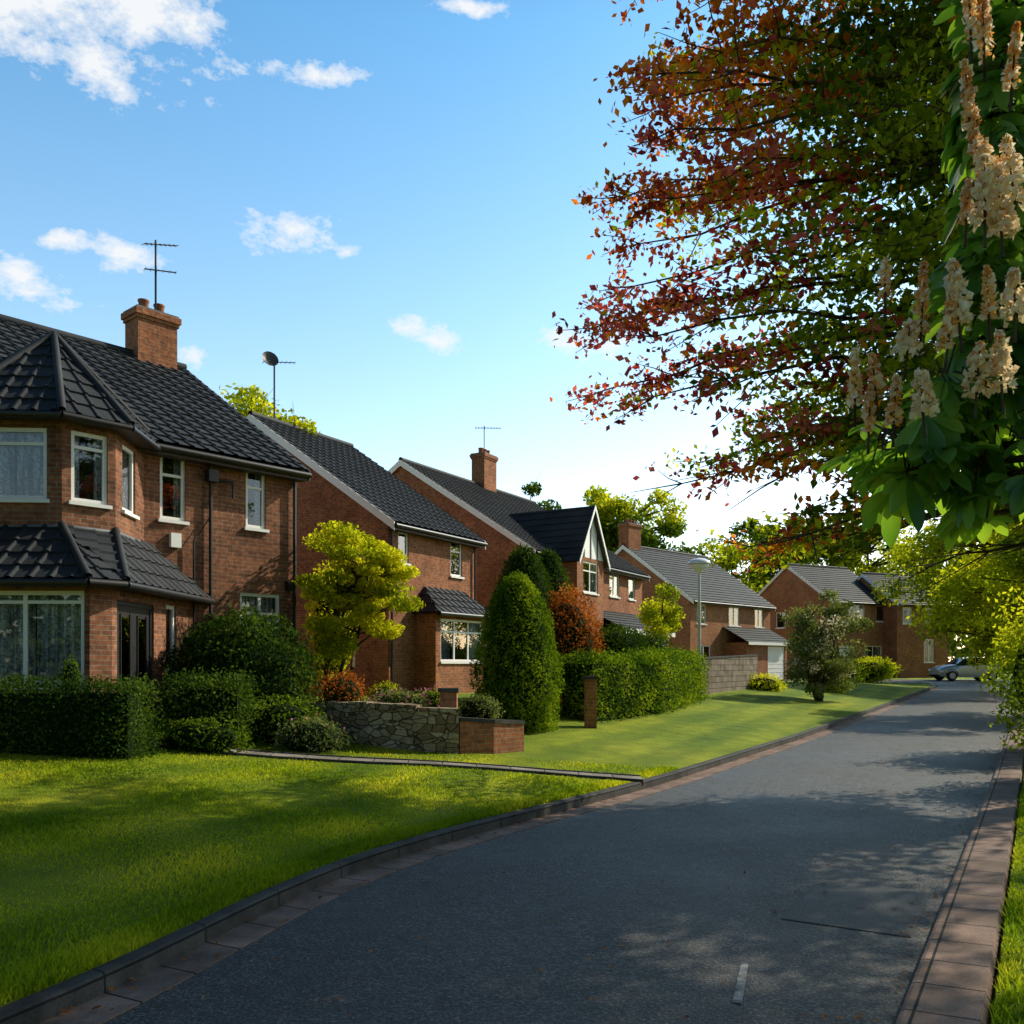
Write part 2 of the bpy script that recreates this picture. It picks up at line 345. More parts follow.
# ---------------------------------------------------------------- building tools
class Parts:
    def __init__(s): s.d={}
    def __getitem__(s,k):
        if k not in s.d: s.d[k]=NM()
        return s.d[k]
def wall(P,key,p0,p1,z0,z1,ops=(),rev=.1,uvo=0,win=True):
    p0=np.array(p0,float);p1=np.array(p1,float);L=np.linalg.norm(p1-p0);d=(p1-p0)/L;out=np.array([d[1],-d[0]])
    nm=P[key]
    ss=sorted({0,L,*[o['s'][0] for o in ops],*[o['s'][1] for o in ops]}); zs=sorted({z0,z1,*[o['z'][0] for o in ops],*[o['z'][1] for o in ops]})
    pt=lambda s,z,i=0:(p0[0]+d[0]*s-out[0]*i,p0[1]+d[1]*s-out[1]*i,z)
    for a,b in zip(ss,ss[1:]):
        for c,e in zip(zs,zs[1:]):
            ms=(a+b)/2;mz=(c+e)/2
            if any(o['s'][0]<ms<o['s'][1] and o['z'][0]<mz<o['z'][1] for o in ops): continue
            nm.add([pt(a,c),pt(b,c),pt(b,e),pt(a,e)],[0,1,2,3],0,[(uvo+a,c),(uvo+b,c),(uvo+b,e),(uvo+a,e)])
    for o in ops:
        a,b=o['s'];c,e=o['z']; r=o.get('rev',rev)
        for q in((a,c,a,e),(b,c,b,e),(a,c,b,c),(a,e,b,e)):
            nm.add([pt(q[0],q[1]),pt(q[2],q[3]),pt(q[2],q[3],r),pt(q[0],q[1],r)],[0,1,2,3],0,[(q[0],q[1]),(q[2],q[3]),(q[2]+r,q[3]),(q[0]+r,q[1])])
        D3=np.array([d[0],d[1],0]);O3=np.array([out[0],out[1],0]);Z=np.array([0,0,1.])
        def bb(key,s0,s1,za,zb,i0,i1):
            box(P[key],np.array(pt(s0,za,i0)),D3*(s1-s0),-O3*(i1-i0),Z*(zb-za))
        kind=o.get('k','win'); fc=o.get('frame','window_frame')
        if kind=='win':
            fw=.065; i0=.035;i1=.09
            bb(fc,a,a+fw,c,e,i0,i1);bb(fc,b-fw,b,c,e,i0,i1);bb(fc,a+fw,b-fw,c,c+fw,i0,i1);bb(fc,a+fw,b-fw,e-fw,e,i0,i1)
            for m in o.get('m',[]):
                x=a+(b-a)*m; bb(fc,x-.03,x+.03,c+fw,e-fw,i0+.005,i1-.005)
            for m in o.get('t',[]):
                z=c+(e-c)*m
                xs_=[a+fw]+sum([[a+(b-a)*q-.03,a+(b-a)*q+.03] for q in o.get('m',[])],[])+[b-fw]
                for k in range(0,len(xs_),2): bb(fc,xs_[k],xs_[k+1],z-.025,z+.025,i0+.008,i1-.008)
            bb(fc,a-.05,b+.05,c-.06,c-.003,-.06,.03)
            P['glass'].add([pt(a+.01,c+.01,.065),pt(b-.01,c+.01,.065),pt(b-.01,e-.01,.065),pt(a+.01,e-.01,.065)],[0,1,2,3])
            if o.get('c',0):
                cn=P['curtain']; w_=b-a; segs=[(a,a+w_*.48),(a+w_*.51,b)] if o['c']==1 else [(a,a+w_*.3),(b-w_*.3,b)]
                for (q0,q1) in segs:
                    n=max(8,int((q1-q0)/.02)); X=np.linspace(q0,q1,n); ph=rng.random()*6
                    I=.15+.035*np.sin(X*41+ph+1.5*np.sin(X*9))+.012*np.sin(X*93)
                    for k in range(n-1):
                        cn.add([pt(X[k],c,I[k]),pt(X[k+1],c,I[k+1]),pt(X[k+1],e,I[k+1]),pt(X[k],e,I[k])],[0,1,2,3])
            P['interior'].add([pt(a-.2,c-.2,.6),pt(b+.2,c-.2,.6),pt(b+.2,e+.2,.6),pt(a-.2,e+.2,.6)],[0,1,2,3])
        elif kind=='door':
            bb('door_frame',a,a+.07,c,e,.03,.1);bb('door_frame',b-.07,b,c,e,.03,.1);bb('door_frame',a+.07,b-.07,e-.07,e,.03,.1)
            bb('door',a+.07,b-.07,c,e-.07,.05,.1)
            w=(b-a-.14)/2
            for q in(0,1):
                bb('door_glass',a+.07+w*q+w*.25,a+.07+w*q+w*.75,c+.5,e-.25,.04,.048)
                bb('door_frame',a+.07+w*q+w*.2,a+.07+w*q+w*.25,c+.45,e-.2,.03,.049);bb('door_frame',a+.07+w*q+w*.75,a+.07+w*q+w*.8,c+.45,e-.2,.03,.049)
        elif kind=='garage':
            bb('garage_door',a,b,c,e,.05,.1)
            for q in range(1,8): bb('garage_door',a,b,c+(e-c)*q/8-.02,c+(e-c)*q/8,.035,.048)
def tri_wall(P,key,p0,p1,z,pa,za):
    p0=np.array(p0);p1=np.array(p1);L=np.linalg.norm(p1-p0); d=(p1-p0)/L; s=float(np.dot(np.array(pa)-p0,d))
    P[key].add([(*p0,z),(*p1,z),(*pa,za)],[0,1,2],0,[(0,z),(L,z),(s,za)])
def roof(P,key,pts,relief=True,row=.33,col=.3):
    pts=[np.array(p,float) for p in pts]; U=pts[1]-pts[0];U/=np.linalg.norm(U)
    nrm=np.zeros(3)
    for i in range(1,len(pts)-1): nrm+=np.cross(pts[i]-pts[0],pts[i+1]-pts[0])
    nrm/=np.linalg.norm(nrm)
    S=np.cross(nrm,U)
    ab=[((p-pts[0])@U,(p-pts[0])@S) for p in pts]
    if np.mean([b for a,b in ab])<0: S=-S; ab=[(a,-b) for a,b in ab]
    if nrm[2]<0: nrm=-nrm
    a0=min(a for a,b in ab);a1=max(a for a,b in ab);b1=max(b for a,b in ab)
    A=[];H=[]; 
    nc=int((a1-a0)/col)+1
    for k in range(nc+1):
        base=a0+k*col
        for o,h in(((0,0),(.2,0),(.235,.028),(.265,.028)) if relief else ((0,0),)): A.append(base+o*col/.3);H.append(h)
    B=[];HB=[]
    for k in range(int(b1/row)+1): B+= [k*row,(k+1)*row]; HB+=[.035,.0]
    bm=bmesh.new(); g=[[bm.verts.new((a,b,h+hb)) for a,h in zip(A,H)] for b,hb in zip(B,HB)]
    for i in range(len(B)-1):
        for j in range(len(A)-1): bm.faces.new((g[i][j],g[i][j+1],g[i+1][j+1],g[i+1][j]))
    c=np.mean(ab,axis=0)
    for i in range(len(ab)):
        p=np.array(ab[i]);q=np.array(ab[(i+1)%len(ab)]); e=q-p
        if np.linalg.norm(e)<1e-6: continue
        n=np.array([e[1],-e[0]]); 
        if n@(c-p)>0:n=-n
        if i==0: p=p+n/np.linalg.norm(n)*.001
        bmesh.ops.bisect_plane(bm,geom=bm.verts[:]+bm.edges[:]+bm.faces[:],plane_co=(p[0],p[1],0),plane_no=(n[0],n[1],0),clear_outer=True)
    bm.verts.index_update(); co=np.array([v.co[:] for v in bm.verts])
    if len(co):
        W=pts[0]+co[:,:1]*U+co[:,1:2]*S+co[:,2:3]*nrm
        by={}
        for f in bm.faces: by.setdefault(len(f.verts),[]).append([v.index for v in f.verts])
        first=True; base=P[key].n
        for k,fs in by.items():
            fs=np.array(fs)
            if first: P[key].add(W,fs,0); first=False
            else:
                P[key].V.append(np.zeros((0,3)));P[key].F.append(fs+base);P[key].M.append(np.full(len(fs),0));P[key].S.append(np.full(len(fs),False));P[key].U.append(np.zeros((fs.size,2)))
    bm.free()
    P['roof_lining'].add([p-nrm*.04 for p in pts],[list(range(len(pts)))])
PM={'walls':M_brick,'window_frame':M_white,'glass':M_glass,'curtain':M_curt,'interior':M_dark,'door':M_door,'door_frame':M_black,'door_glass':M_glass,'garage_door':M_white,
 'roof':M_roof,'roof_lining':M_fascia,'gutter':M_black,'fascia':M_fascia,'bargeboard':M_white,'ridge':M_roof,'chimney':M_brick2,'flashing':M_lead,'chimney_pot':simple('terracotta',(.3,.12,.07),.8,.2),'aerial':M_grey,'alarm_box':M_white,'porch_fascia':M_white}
def chimney(P,c,ang,w,d,z0,z1,pots=2):
    u=np.array([math.sin(ang),math.cos(ang),0]);n=np.array([math.cos(ang),-math.sin(ang),0])
    def b(key,hw,hd,a,e):
        O=np.array([c[0],c[1],a])-u*hw-n*hd; box(P[key],O,u*2*hw,n*2*hd,np.array([0,0,e-a]))
    b('chimney',w/2,d/2,z0,z1-.3); b('chimney',w/2+.035,d/2+.035,z1-.3,z1-.22);b('chimney',w/2+.07,d/2+.07,z1-.22,z1-.08);b('flashing',w/2+.03,d/2+.03,z1-.08,z1-.03)
    for k in range(pots):
        q=np.array([c[0],c[1],z1-.04])+u*((k+.5)/pots-.5)*w*.8
        lathe(P['chimney_pot'],q,[(.12,0),(.11,.22),(.13,.24),(.13,.28),(.08,.28),(.07,.1)],12)
def yagi(P,base,h,L,ang,n=8,tilt=0,er=.022):
    b=np.array(base,float); tube(P['aerial'],[b,b+[0,0,h]],.024,6)
    d=np.array([math.cos(ang),math.sin(ang),0]);q=np.array([-d[1],d[0],0.])
    t=b+[0,0,h-.1]; tube(P['aerial'],[t-d*L*.35,t+d*L*.65],.016,5)
    for k in range(n):
        p=t-d*L*.33+d*L*.96*k/(n-1); s=.24-.07*k/n; tube(P['aerial'],[p-q*s-[0,0,s*.55],p+q*s+[0,0,s*.55]],.011,4)
def finish(P,name,loc,over={}):
    e=empty(name,loc); pm=dict(PM);pm.update(over)
    for k,nm in P.d.items(): nm.build(k.replace('#','_'),pm[k.split('#')[0]],e)
    return e
def gable_house(P,C,ang,L,sh,z0,ze,zr,front=(),near=(),relief=True,ov=.32,verge='bargeboard',uv=0,gut=True):
    u=np.array([math.sin(ang),math.cos(ang)]);n=np.array([math.cos(ang),-math.sin(ang)]);C=np.array(C,float)
    Q=lambda t,v:C+u*t+n*v
    T=lambda t,v,z:(*Q(t,v),z)
    wall(P,'walls',Q(0,0),Q(L,0),z0-.6,ze,front); wall(P,'walls',Q(0,-2*sh),Q(0,0),z0-.6,ze,near); wall(P,'walls',Q(L,0),Q(L,-2*sh),z0-.6,ze); wall(P,'walls',Q(L,-2*sh),Q(0,-2*sh),z0-.6,ze)
    tri_wall(P,'walls',Q(0,-2*sh),Q(0,0),ze,Q(0,-sh),zr-.02); tri_wall(P,'walls',Q(L,0),Q(L,-2*sh),ze,Q(L,-sh),zr-.02)
    tn=(zr-ze)/sh; vo=.12; R=.06
    roof(P,'roof',[T(-vo,ov,ze-ov*tn+R),T(L+vo,ov,ze-ov*tn+R),T(L+vo,-sh,zr+R),T(-vo,-sh,zr+R)],relief)
    roof(P,'roof',[T(L+vo,-2*sh-ov,ze-ov*tn+R),T(-vo,-2*sh-ov,ze-ov*tn+R),T(-vo,-sh,zr+R),T(L+vo,-sh,zr+R)],False)
    tube(P['ridge'],[T(-vo,-sh,zr+R+.02),T(L+vo,-sh,zr+R+.02)],.1,8)
    hb=.25 if verge=='bargeboard' else .2
    for t0,t1 in((-vo-.03,-vo),(L+vo,L+vo+.03)):
        for v0,v1 in((ov,-sh),(-2*sh-ov,-sh)):
            za=ze-ov*tn; a=np.array(T(t0,v0,za-hb+.07)); b=np.array(T(t0,v1,zr-hb+.07))
            box(P[verge],a,b-a,np.array([*(u*(t1-t0)),0]),(0,0,hb))
    fz=ze-ov*tn
    box(P['fascia'],np.array(T(-vo,ov-.03,fz-.14)),np.array([*(u*(L+2*vo)),0]),np.array([*(-n*.025),0]),(0,0,.17))
    box(P['fascia'],np.array(T(-vo,ov-.06,fz-.13)),np.array([*(u*(L+2*vo)),0]),np.array([*(-n*(ov-.065)),0]),(0,0,.02))
    if gut: tube(P['gutter'],[T(-vo,ov+.03,fz-.03),T(L+vo,ov+.03,fz-.03)],.06,8)
    return Q,T
# ---------------------------------------------------------------- house 1
a1=math.radians(41); C1=np.array([-4.46,18.5]); u1=np.array([math.sin(a1),math.cos(a1)])
P=Parts(); L1=11
W=lambda T0,T1,z0,z1,**k:dict(s=(L1-T1,L1-T0),z=(z0,z1),**k)
Q,T=gable_house(P,C1-u1*L1,a1,L1,4.6,.75,5.9,8.85,front=[W(.70,1.15,4.5,5.68,t=[.68],c=2),W(2.42,2.92,4.45,5.66,t=[.68],c=2),W(.36,1.28,1.9,3.22,m=[.5],t=[.7],c=1)],verge='fascia')
q=lambda T_,v:Q(L1-T_,v)
def q3(T_,v,z): return (*q(T_,v),z)
W0,B1,B2,W3=q(6.05,-.02),q(5.05,1.),q(4.2,1.),q(3.2,-.02)
wall(P,'walls',W0,B1,3.3,5.72,[dict(s=(.12,1.2),z=(4.38,5.5),t=[.78],c=1)])
wall(P,'walls',B1,B2,3.3,5.72,[dict(s=(.14,.72),z=(4.38,5.5),t=[.78],c=2)],uvo=1.4)
wall(P,'walls',B2,W3,3.3,5.72,[dict(s=(.3,.95),z=(4.38,5.5),c=2)],uvo=2.2)
ez=5.66;az=7.35
E=[q3(6.5,0,ez),q3(5.17,1.3,ez),q3(4.08,1.3,ez),q3(2.8,0,ez)]; A=q3(4.62,-.35,az);Rb=q3(4.62,-2.5,az)
roof(P,'roof#bay',[E[0],E[1],A]);roof(P,'roof#bay',[E[1],E[2],A]);roof(P,'roof#bay',[E[2],E[3],A])
roof(P,'roof#bay',[E[3],q3(2.8,-2.5,ez),Rb,A]);roof(P,'roof#bay',[q3(6.5,-2.5,ez),E[0],A,Rb])
for e in E: tube(P['ridge'],[np.array(e)+[0,0,.04],np.array(A)+[0,0,.05]],.06,8)
tube(P['ridge'],[np.array(A)+[0,0,.04],np.array(Rb)+[0,0,.04]],.07,8)
for i in range(3): tube(P['gutter'],[np.array(E[i])-[0,0,.03],np.array(E[i+1])-[0,0,.03]],.055,8)
P['fascia'].add([np.array(e)-[0,0,.06] for e in E],[0,1,2,3])
LA,LB,LC,LD=(-9.6,13.25),(-6.24,13.3),(-6.05,13.62),(-5.98,16.74)
wall(P,'walls',LA,LB,.2,3.1,[dict(s=(1.75,3.28),z=(1.5,2.9),m=[.42],t=[.88],c=1)])
wall(P,'walls',LB,LC,.2,3.1,uvo=3.3)
wall(P,'walls',LC,LD,.2,3.1,[dict(s=(.16,1.5),z=(.75,2.8),k='door',rev=.3),dict(s=(2.0,2.45),z=(1.75,2.85))],uvo=3.7)
lz=3.04; hz=3.95
A_,B_,C_,D_=(-9.6,12.95,lz),(-6.12,13.0,lz),(-5.76,13.45,lz),(-5.68,17.05,lz)
b1=(*B1,hz);b2=(*B2,hz);w3=(*W3,hz);w0=(-9.6,14.0,hz)
roof(P,'roof#porch',[A_,B_,b1,w0]);roof(P,'roof#porch',[B_,C_,b1]);roof(P,'roof#porch',[C_,b2,b1]);roof(P,'roof#porch',[C_,D_,w3,b2])
for e,f in((B_,b1),(C_,b2),): tube(P['ridge'],[np.array(e)+[0,0,.04],np.array(f)+[0,0,.05]],.06,8)
for e,f in((A_,B_),(B_,C_),(C_,D_)): tube(P['gutter'],[np.array(e)-[0,0,.04],np.array(f)-[0,0,.04]],.06,8)
P['fascia'].add([np.array(A_)-[0,0,.08],np.array(B_)-[0,0,.08],np.array(C_)-[0,0,.08],np.array(D_)-[0,0,.08],(-6.8,17.0,lz-.08),(-9.6,14.5,lz-.08)],[0,1,2,3,4,5])
tube(P['flashing'],[w0,b1,b2,w3],.05,6)
for T_ in(.06,1.95,): tube(P['gutter'],[q3(T_,.07,.7),q3(T_,.07,5.55),q3(T_,.3,5.68)],.035,8)
tube(P['gutter'],[q3(1.95,.07,5.3),q3(1.5,.09,5.32),q3(1.48,.09,5.0)],.03,6)
tube(P['gutter'],[q3(1.95,.07,4.6),q3(2.3,.08,4.1),q3(2.3,.08,1)],.02,6)
box(P['gutter'],np.array(q3(2.05,.03,5.25)),(*(u1*.2),0),(.12,-.1,0),(0,0,.22))
box(P['alarm_box'],np.array(q3(2.75,.01,3.95)),(*(u1*.2),0),(.06,-.05,0),(0,0,.26))
box(P['gutter'],np.array(q3(.25,.01,3.3)),(*(u1*.12),0),(.09,-.08,0),(0,0,.2))
cc=q(.72,-4.6); chimney(P,cc,a1,.95,.62,8.2,10.0,2)
yagi(P,(cc[0]+.1,cc[1],9.9),1.8,.75,.15,8); yagi(P,(cc[0]+.1,cc[1],9.9),1.2,.7,.3,6)
finish(P,'brick_house',(*C1,.7))
# ---------------------------------------------------------------- house 2
a2=math.radians(30); u2=np.array([math.sin(a2),math.cos(a2)])
P=Parts(); C2=(-3.44,25.)
Q,T=gable_house(P,C2,a2,4.5,5.2,.95,5.9,9.4,front=[dict(s=(3.1,3.75),z=(4.55,5.65),t=[.7],c=2),dict(s=(.45,.95),z=(4.7,5.6))])
wall(P,'walls',Q(1.3,0),Q(1.3,.7),.4,3.3);wall(P,'walls',Q(1.3,.7),Q(4.1,.7),.4,3.3,[dict(s=(.25,2.55),z=(1.9,3.15),m=[.33,.66],t=[.7],c=2)]);wall(P,'walls',Q(4.1,.7),Q(4.1,0),.4,3.3)
roof(P,'roof#bay',[T(1.1,.95,3.3),T(4.3,.95,3.3),T(3.7,0,4.1),T(1.7,0,4.1)]);roof(P,'roof#bay',[T(1.1,-.0,3.3),T(1.1,.95,3.3),T(1.7,0,4.1)]);roof(P,'roof#bay',[T(4.3,.95,3.3),T(4.3,0,3.3),T(3.7,0,4.1)])
tube(P['gutter'],[T(1.1,.98,3.27),T(4.3,.98,3.27)],.06,8)
tube(P['gutter'],[T(.08,.07,.8),T(.08,.07,5.6)],.04,6);tube(P['gutter'],[T(4.4,.07,.8),T(4.4,.07,5.6)],.04,6)
r=T(.9,-5.2,9.3); tube(P['aerial'],[r,(r[0],r[1],11.5)],.03,6)
yagi(P,(r[0],r[1],10.5),.95,1.0,.1,8)
dc=np.array([r[0]-.12,r[1]-.15,11.35]); pr=[(0.01,0),(.1,.01),(.2,.05),(.27,.1)]
th=np.arange(14)*2*math.pi/14; ax=unit(np.array([.55,-.8,.35])); sx=unit(np.cross(ax,[0,0,1.]));sy=np.cross(sx,ax)
V=np.concatenate([dc+ax*h+rr*(np.cos(th)[:,None]*sx+np.sin(th)[:,None]*sy) for rr,h in pr]);F=[(i*14+k,i*14+(k+1)%14,(i+1)*14+(k+1)%14,(i+1)*14+k) for i in range(3) for k in range(14)]
P['aerial'].add(V,F,0,smooth=True)
finish(P,'brick_house',(*C2,.9),{'walls':M_brick2,'roof':M_roof})
# ---------------------------------------------------------------- house 3
P=Parts(); C3=(.68,34.)
Q,T=gable_house(P,C3,a2,11.3,6,1.1,6.26,10.15,front=[dict(s=(5.3,6.1),z=(4.9,6.0),m=[.5],c=2),dict(s=(7.4,8.5),z=(4.9,6.0),m=[.5],c=2),dict(s=(9.6,10.4),z=(4.9,6.0),c=2)],relief=True)
v=1.0; t0,t1=2.0,4.5; tm=(t0+t1)/2; zw=6.1; za=8.15
wall(P,'walls',Q(t0,-.05),Q(t0,v),.5,zw);wall(P,'walls',Q(t0,v),Q(t1,v),.5,zw,[dict(s=(.55,1.95),z=(4.7,5.95),m=[.5],t=[.7],c=2),dict(s=(.5,2.),z=(1.9,3.1),m=[.5])]);wall(P,'walls',Q(t1,v),Q(t1,-.05),.5,zw)
P['bargeboard#gable_panel'].add([T(t0,v,zw),T(t1,v,zw),T(tm,v,za)],[0,1,2])
for f in(.25,.5,.75):
    x=t0+(t1-t0)*f; h=(za-zw)*(1-abs(f-.5)*2); box(P['fascia'],T(x-.04,v+.003,zw),(*(u2*.08),0),(.02,-.012,0),(0,0,h))
roof(P,'roof#wing',[T(t1+.2,v+.2,zw-.25),T(t1+.2,-4,zw-.25),T(tm,-4,za+.05),T(tm,v+.2,za+.05)],False);roof(P,'roof#wing',[T(t0-.2,-4,zw-.25),T(t0-.2,v+.2,zw-.25),T(tm,v+.2,za+.05),T(tm,-4,za+.05)],False)
for tt in(t0-.2,t1+.2):
    a=np.array(T(tt,v+.2,zw-.4));b=np.array(T(tm,v+.2,za-.1)); box(P['bargeboard'],a,b-a,(*(np.array([math.cos(a2),-math.sin(a2)])*.03),0),(0,0,.2))
roof(P,'roof#porch',[T(4.7,1.9,3.3),T(10.6,1.9,3.3),T(10.6,0,4.2),T(4.7,0,4.2)],False)
box(P['porch_fascia'],T(4.7,1.9,3.1),(*(u2*5.9),0),(.03,-.02,0),(0,0,.22))
wall(P,'walls',Q(4.9,1.7),Q(10.4,1.7),.5,3.25,[dict(s=(.5,2.2),z=(1.9,3.0),m=[.5]),dict(s=(3,5.2),z=(.9,3.0),k='garage')]);wall(P,'walls',Q(10.4,1.7),Q(10.4,0),.5,3.25);wall(P,'walls',Q(4.9,0),Q(4.9,1.7),.5,3.25)
cc=Q(6.4,-6); chimney(P,cc,a2,1.1,.7,9.6,11.75,3); yagi(P,(cc[0],cc[1],11.6),1.5,1.2,.05,9)
finish(P,'brick_house',(*C3,1.),{'walls':M_brick2,'roof':M_roof2,'bargeboard':M_white})
# ---------------------------------------------------------------- house 4
a4=math.radians(45);u4=np.array([math.sin(a4),math.cos(a4)])
P=Parts(); C4=(10.7,54.)
Q,T=gable_house(P,C4,a4,9.5,5,.8,5.85,9.4,front=[dict(s=(.7,1.7),z=(4.3,5.5),m=[.5],c=2),dict(s=(4.3,5.6),z=(4.3,5.5),m=[.5],c=2),dict(s=(7.5,8.6),z=(4.3,5.5),m=[.5]),dict(s=(.7,2.2),z=(1.7,3.0),m=[.5])],relief=False)
roof(P,'roof#porch',[T(3.6,1.8,3.2),T(9.3,1.8,3.2),T(9.3,0,4.2),T(3.6,0,4.2)],False)
wall(P,'walls',Q(3.9,1.5),Q(9,1.5),.3,3.2,[dict(s=(2.6,4.8),z=(.8,3.),k='garage')]);wall(P,'walls',Q(3.9,0),Q(3.9,1.5),.3,3.2);wall(P,'walls',Q(9,1.5),Q(9,0),.3,3.2)
box(P['porch_fascia'],T(3.6,1.8,3.05),(*(u4*5.7),0),(.03,-.03,0),(0,0,.18))
chimney(P,Q(-.6+1.2,-5),a4,1.3,.8,8.8,10.9,3)
finish(P,'brick_house',(*C4,.8),{'walls':M_brick3,'roof':M_roof})
# ---------------------------------------------------------------- houses 5, 6
a5=math.radians(62);u5=np.array([math.sin(a5),math.cos(a5)])
P=Parts(); C5=(22.7,64.)
Q,T=gable_house(P,C5,a5,6.2,4.2,.9,6.5,9.3,front=[dict(s=(1.8,3.4),z=(5.,6.2),m=[.5],t=[.7],c=2),dict(s=(4.6,5.5),z=(5.,6.2)),dict(s=(.8,2.),z=(1.2,3.2),k='garage'),dict(s=(3.4,5.2),z=(2.,3.2),m=[.5],c=2)],near=[dict(s=(3,4),z=(4.6,5.8))],relief=False)
finish(P,'brick_house',(*C5,.9),{'walls':M_brick3,'roof':M_roof})
P=Parts(); C6=(27.9,65.2)
Q,T=gable_house(P,C6,math.radians(72),4.6,3.6,.9,6.4,8.7,front=[dict(s=(.5,1.3),z=(4.8,6.0),c=2),dict(s=(2.4,3.3),z=(2.0,3.7),m=[.5],c=1),dict(s=(2.5,3.3),z=(4.9,6.0),c=2)],relief=False)
finish(P,'brick_house',(*C6,.9),{'walls':M_brick2,'roof':M_roof})
# ---------------------------------------------------------------- garden walls
def gardenwall(name,pts,th,zt,mat,cap=None,below=.3):
    nm=NM(); pts=np.array(pts,float); d=0
    for i in range(len(pts)-1):
        a,b=pts[i],pts[i+1]; t=unit(b-a);q_=np.array([-t[1],t[0]])*th; l=np.linalg.norm(b-a)
        za,zb=(zt[i],zt[i+1]) if isinstance(zt,(list,tuple)) else (zt,zt); g=min(float(gz(*a)),float(gz(*b)))-below
        V=[(*a,g),(*b,g),(*(b+q_),g),(*(a+q_),g),(*a,za),(*b,zb),(*(b+q_),zb),(*(a+q_),za)]
        F=[[0,1,5,4],[1,2,6,5],[2,3,7,6],[3,0,4,7],[4,5,6,7]]
        uv=[(d,g),(d+l,g),(d+l,zb),(d,za), (d+l,g),(d+l+th,g),(d+l+th,zb),(d+l,zb),(d+l,g),(d,g),(d,za),(d+l,zb),(d+th,g),(d,g),(d,za),(d+th,za),(d,0),(d+l,0),(d+l,th),(d,th)]
        nm.add(V,F,0,uv); 
        if cap is not None:
            m_=max(1,int(l/.35)) if cap is M_stone else 1
            for k in range(m_):
                f0=k/m_;f1=(k+1)/m_-(.02 if m_>1 else 0); hh=.06+(.05*rng.random() if m_>1 else 0)
                p=a+(b-a)*f0; box(nm,(p[0]-q_[0]*.1,p[1]-q_[1]*.1,za+(zb-za)*f0+.002),(*((b-a)*(f1-f0)),(zb-za)*(f1-f0)),tuple(q_*1.2)+(0,),(0,0,hh),1)
        d+=l
    return nm.build(name,[mat,cap or mat])
gardenwall('stone_garden_wall',[(-3.6,15.6),(-3.0,14.9),(-2.3,14.45),(-1.5,14.3),(-.85,14.4)],.3,[1.07,1.1,1.1,1.06,1.04],M_stone,M_stone)
gardenwall('brick_garden_wall',[(-.83,14.4),(-.3,14.7),(.2,15.2)],.22,[.90,.85,.80],M_brick2,M_kerb)
gardenwall('brick_garden_wall',[(-5.0,15.3),(-4.2,15.4),(-3.7,15.7)],.2,1.35,M_brick2,M_brick2)
gardenwall('grey_garden_wall',[(5.6,28.6),(9.6,35.2),(10.5,40)],.2,[1.95,2.15,2.2],M_greywall,M_kerb)
def pillar(x,y,w,zt,mat):
    nm=NM(); g=float(gz(x,y))-.2; abox(nm,x-w/2,x+w/2,y-w/2,y+w/2,g,zt,0); abox(nm,x-w/2-.03,x+w/2+.03,y-w/2-.03,y+w/2+.03,zt+.001,zt+.07,1); nm.build('brick_gate_pillar',[mat,M_kerb])
pillar(1.65,18.9,.24,1.5,M_brick2); pillar(-1.05,14.95,.28,1.35,M_brick3)
nm=NM(); nm.add([(-3.6,15.7,1.0),(-3.0,15.1,1.0),(-2.3,14.7,1.),(-1.5,14.55,1.),(-.85,14.65,.9),(-.3,14.9,.78),(.1,15.4,.74),(-.5,17,.85),(-3.4,17,.95)],[list(range(9))]); nm.build('flower_bed',M_soil)
# ---------------------------------------------------------------- vegetation
def ell_shell(c,R,n,thick=.25,lump=.12,zmin=None):
    d=unit(rng.normal(size=(n,3))); 
    k=np.sin(d[:,0]*5+c[0])*np.sin(d[:,1]*6+c[1]*2)*np.sin(d[:,2]*5+1)+.6*np.sin(d[:,0]*11)*np.sin(d[:,2]*12+d[:,1]*9)
    r=1+lump*k-np.abs(rng.normal(size=n))*thick*.5+rng.random(n)**6*.12
    p=np.array(c)+d*r[:,None]*np.array(R)
    return p
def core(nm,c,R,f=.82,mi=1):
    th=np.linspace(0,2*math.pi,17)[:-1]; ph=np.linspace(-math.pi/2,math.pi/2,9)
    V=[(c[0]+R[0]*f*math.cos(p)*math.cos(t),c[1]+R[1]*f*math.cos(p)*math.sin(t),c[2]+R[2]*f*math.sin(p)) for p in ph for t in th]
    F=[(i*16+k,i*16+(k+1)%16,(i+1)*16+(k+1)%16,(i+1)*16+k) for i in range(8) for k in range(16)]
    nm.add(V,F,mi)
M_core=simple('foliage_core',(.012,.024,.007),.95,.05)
def bush(name,c,R,n,size,mat,lump=.16,extra=None):
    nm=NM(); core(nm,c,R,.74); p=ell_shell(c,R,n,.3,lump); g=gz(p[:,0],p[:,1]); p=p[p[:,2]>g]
    leaves(nm,p,size*(.7+.6*rng.random(len(p))))
    mats=[mat,M_core]
    if extra is not None:
        p=ell_shell(c,R,extra[1],.05,lump); p=p[p[:,2]>c[2]-.2*R[2]]; leaves(nm,p+[0,0,.03],extra[2],2,.9); mats.append(extra[0])
    nm.build(name,mats)
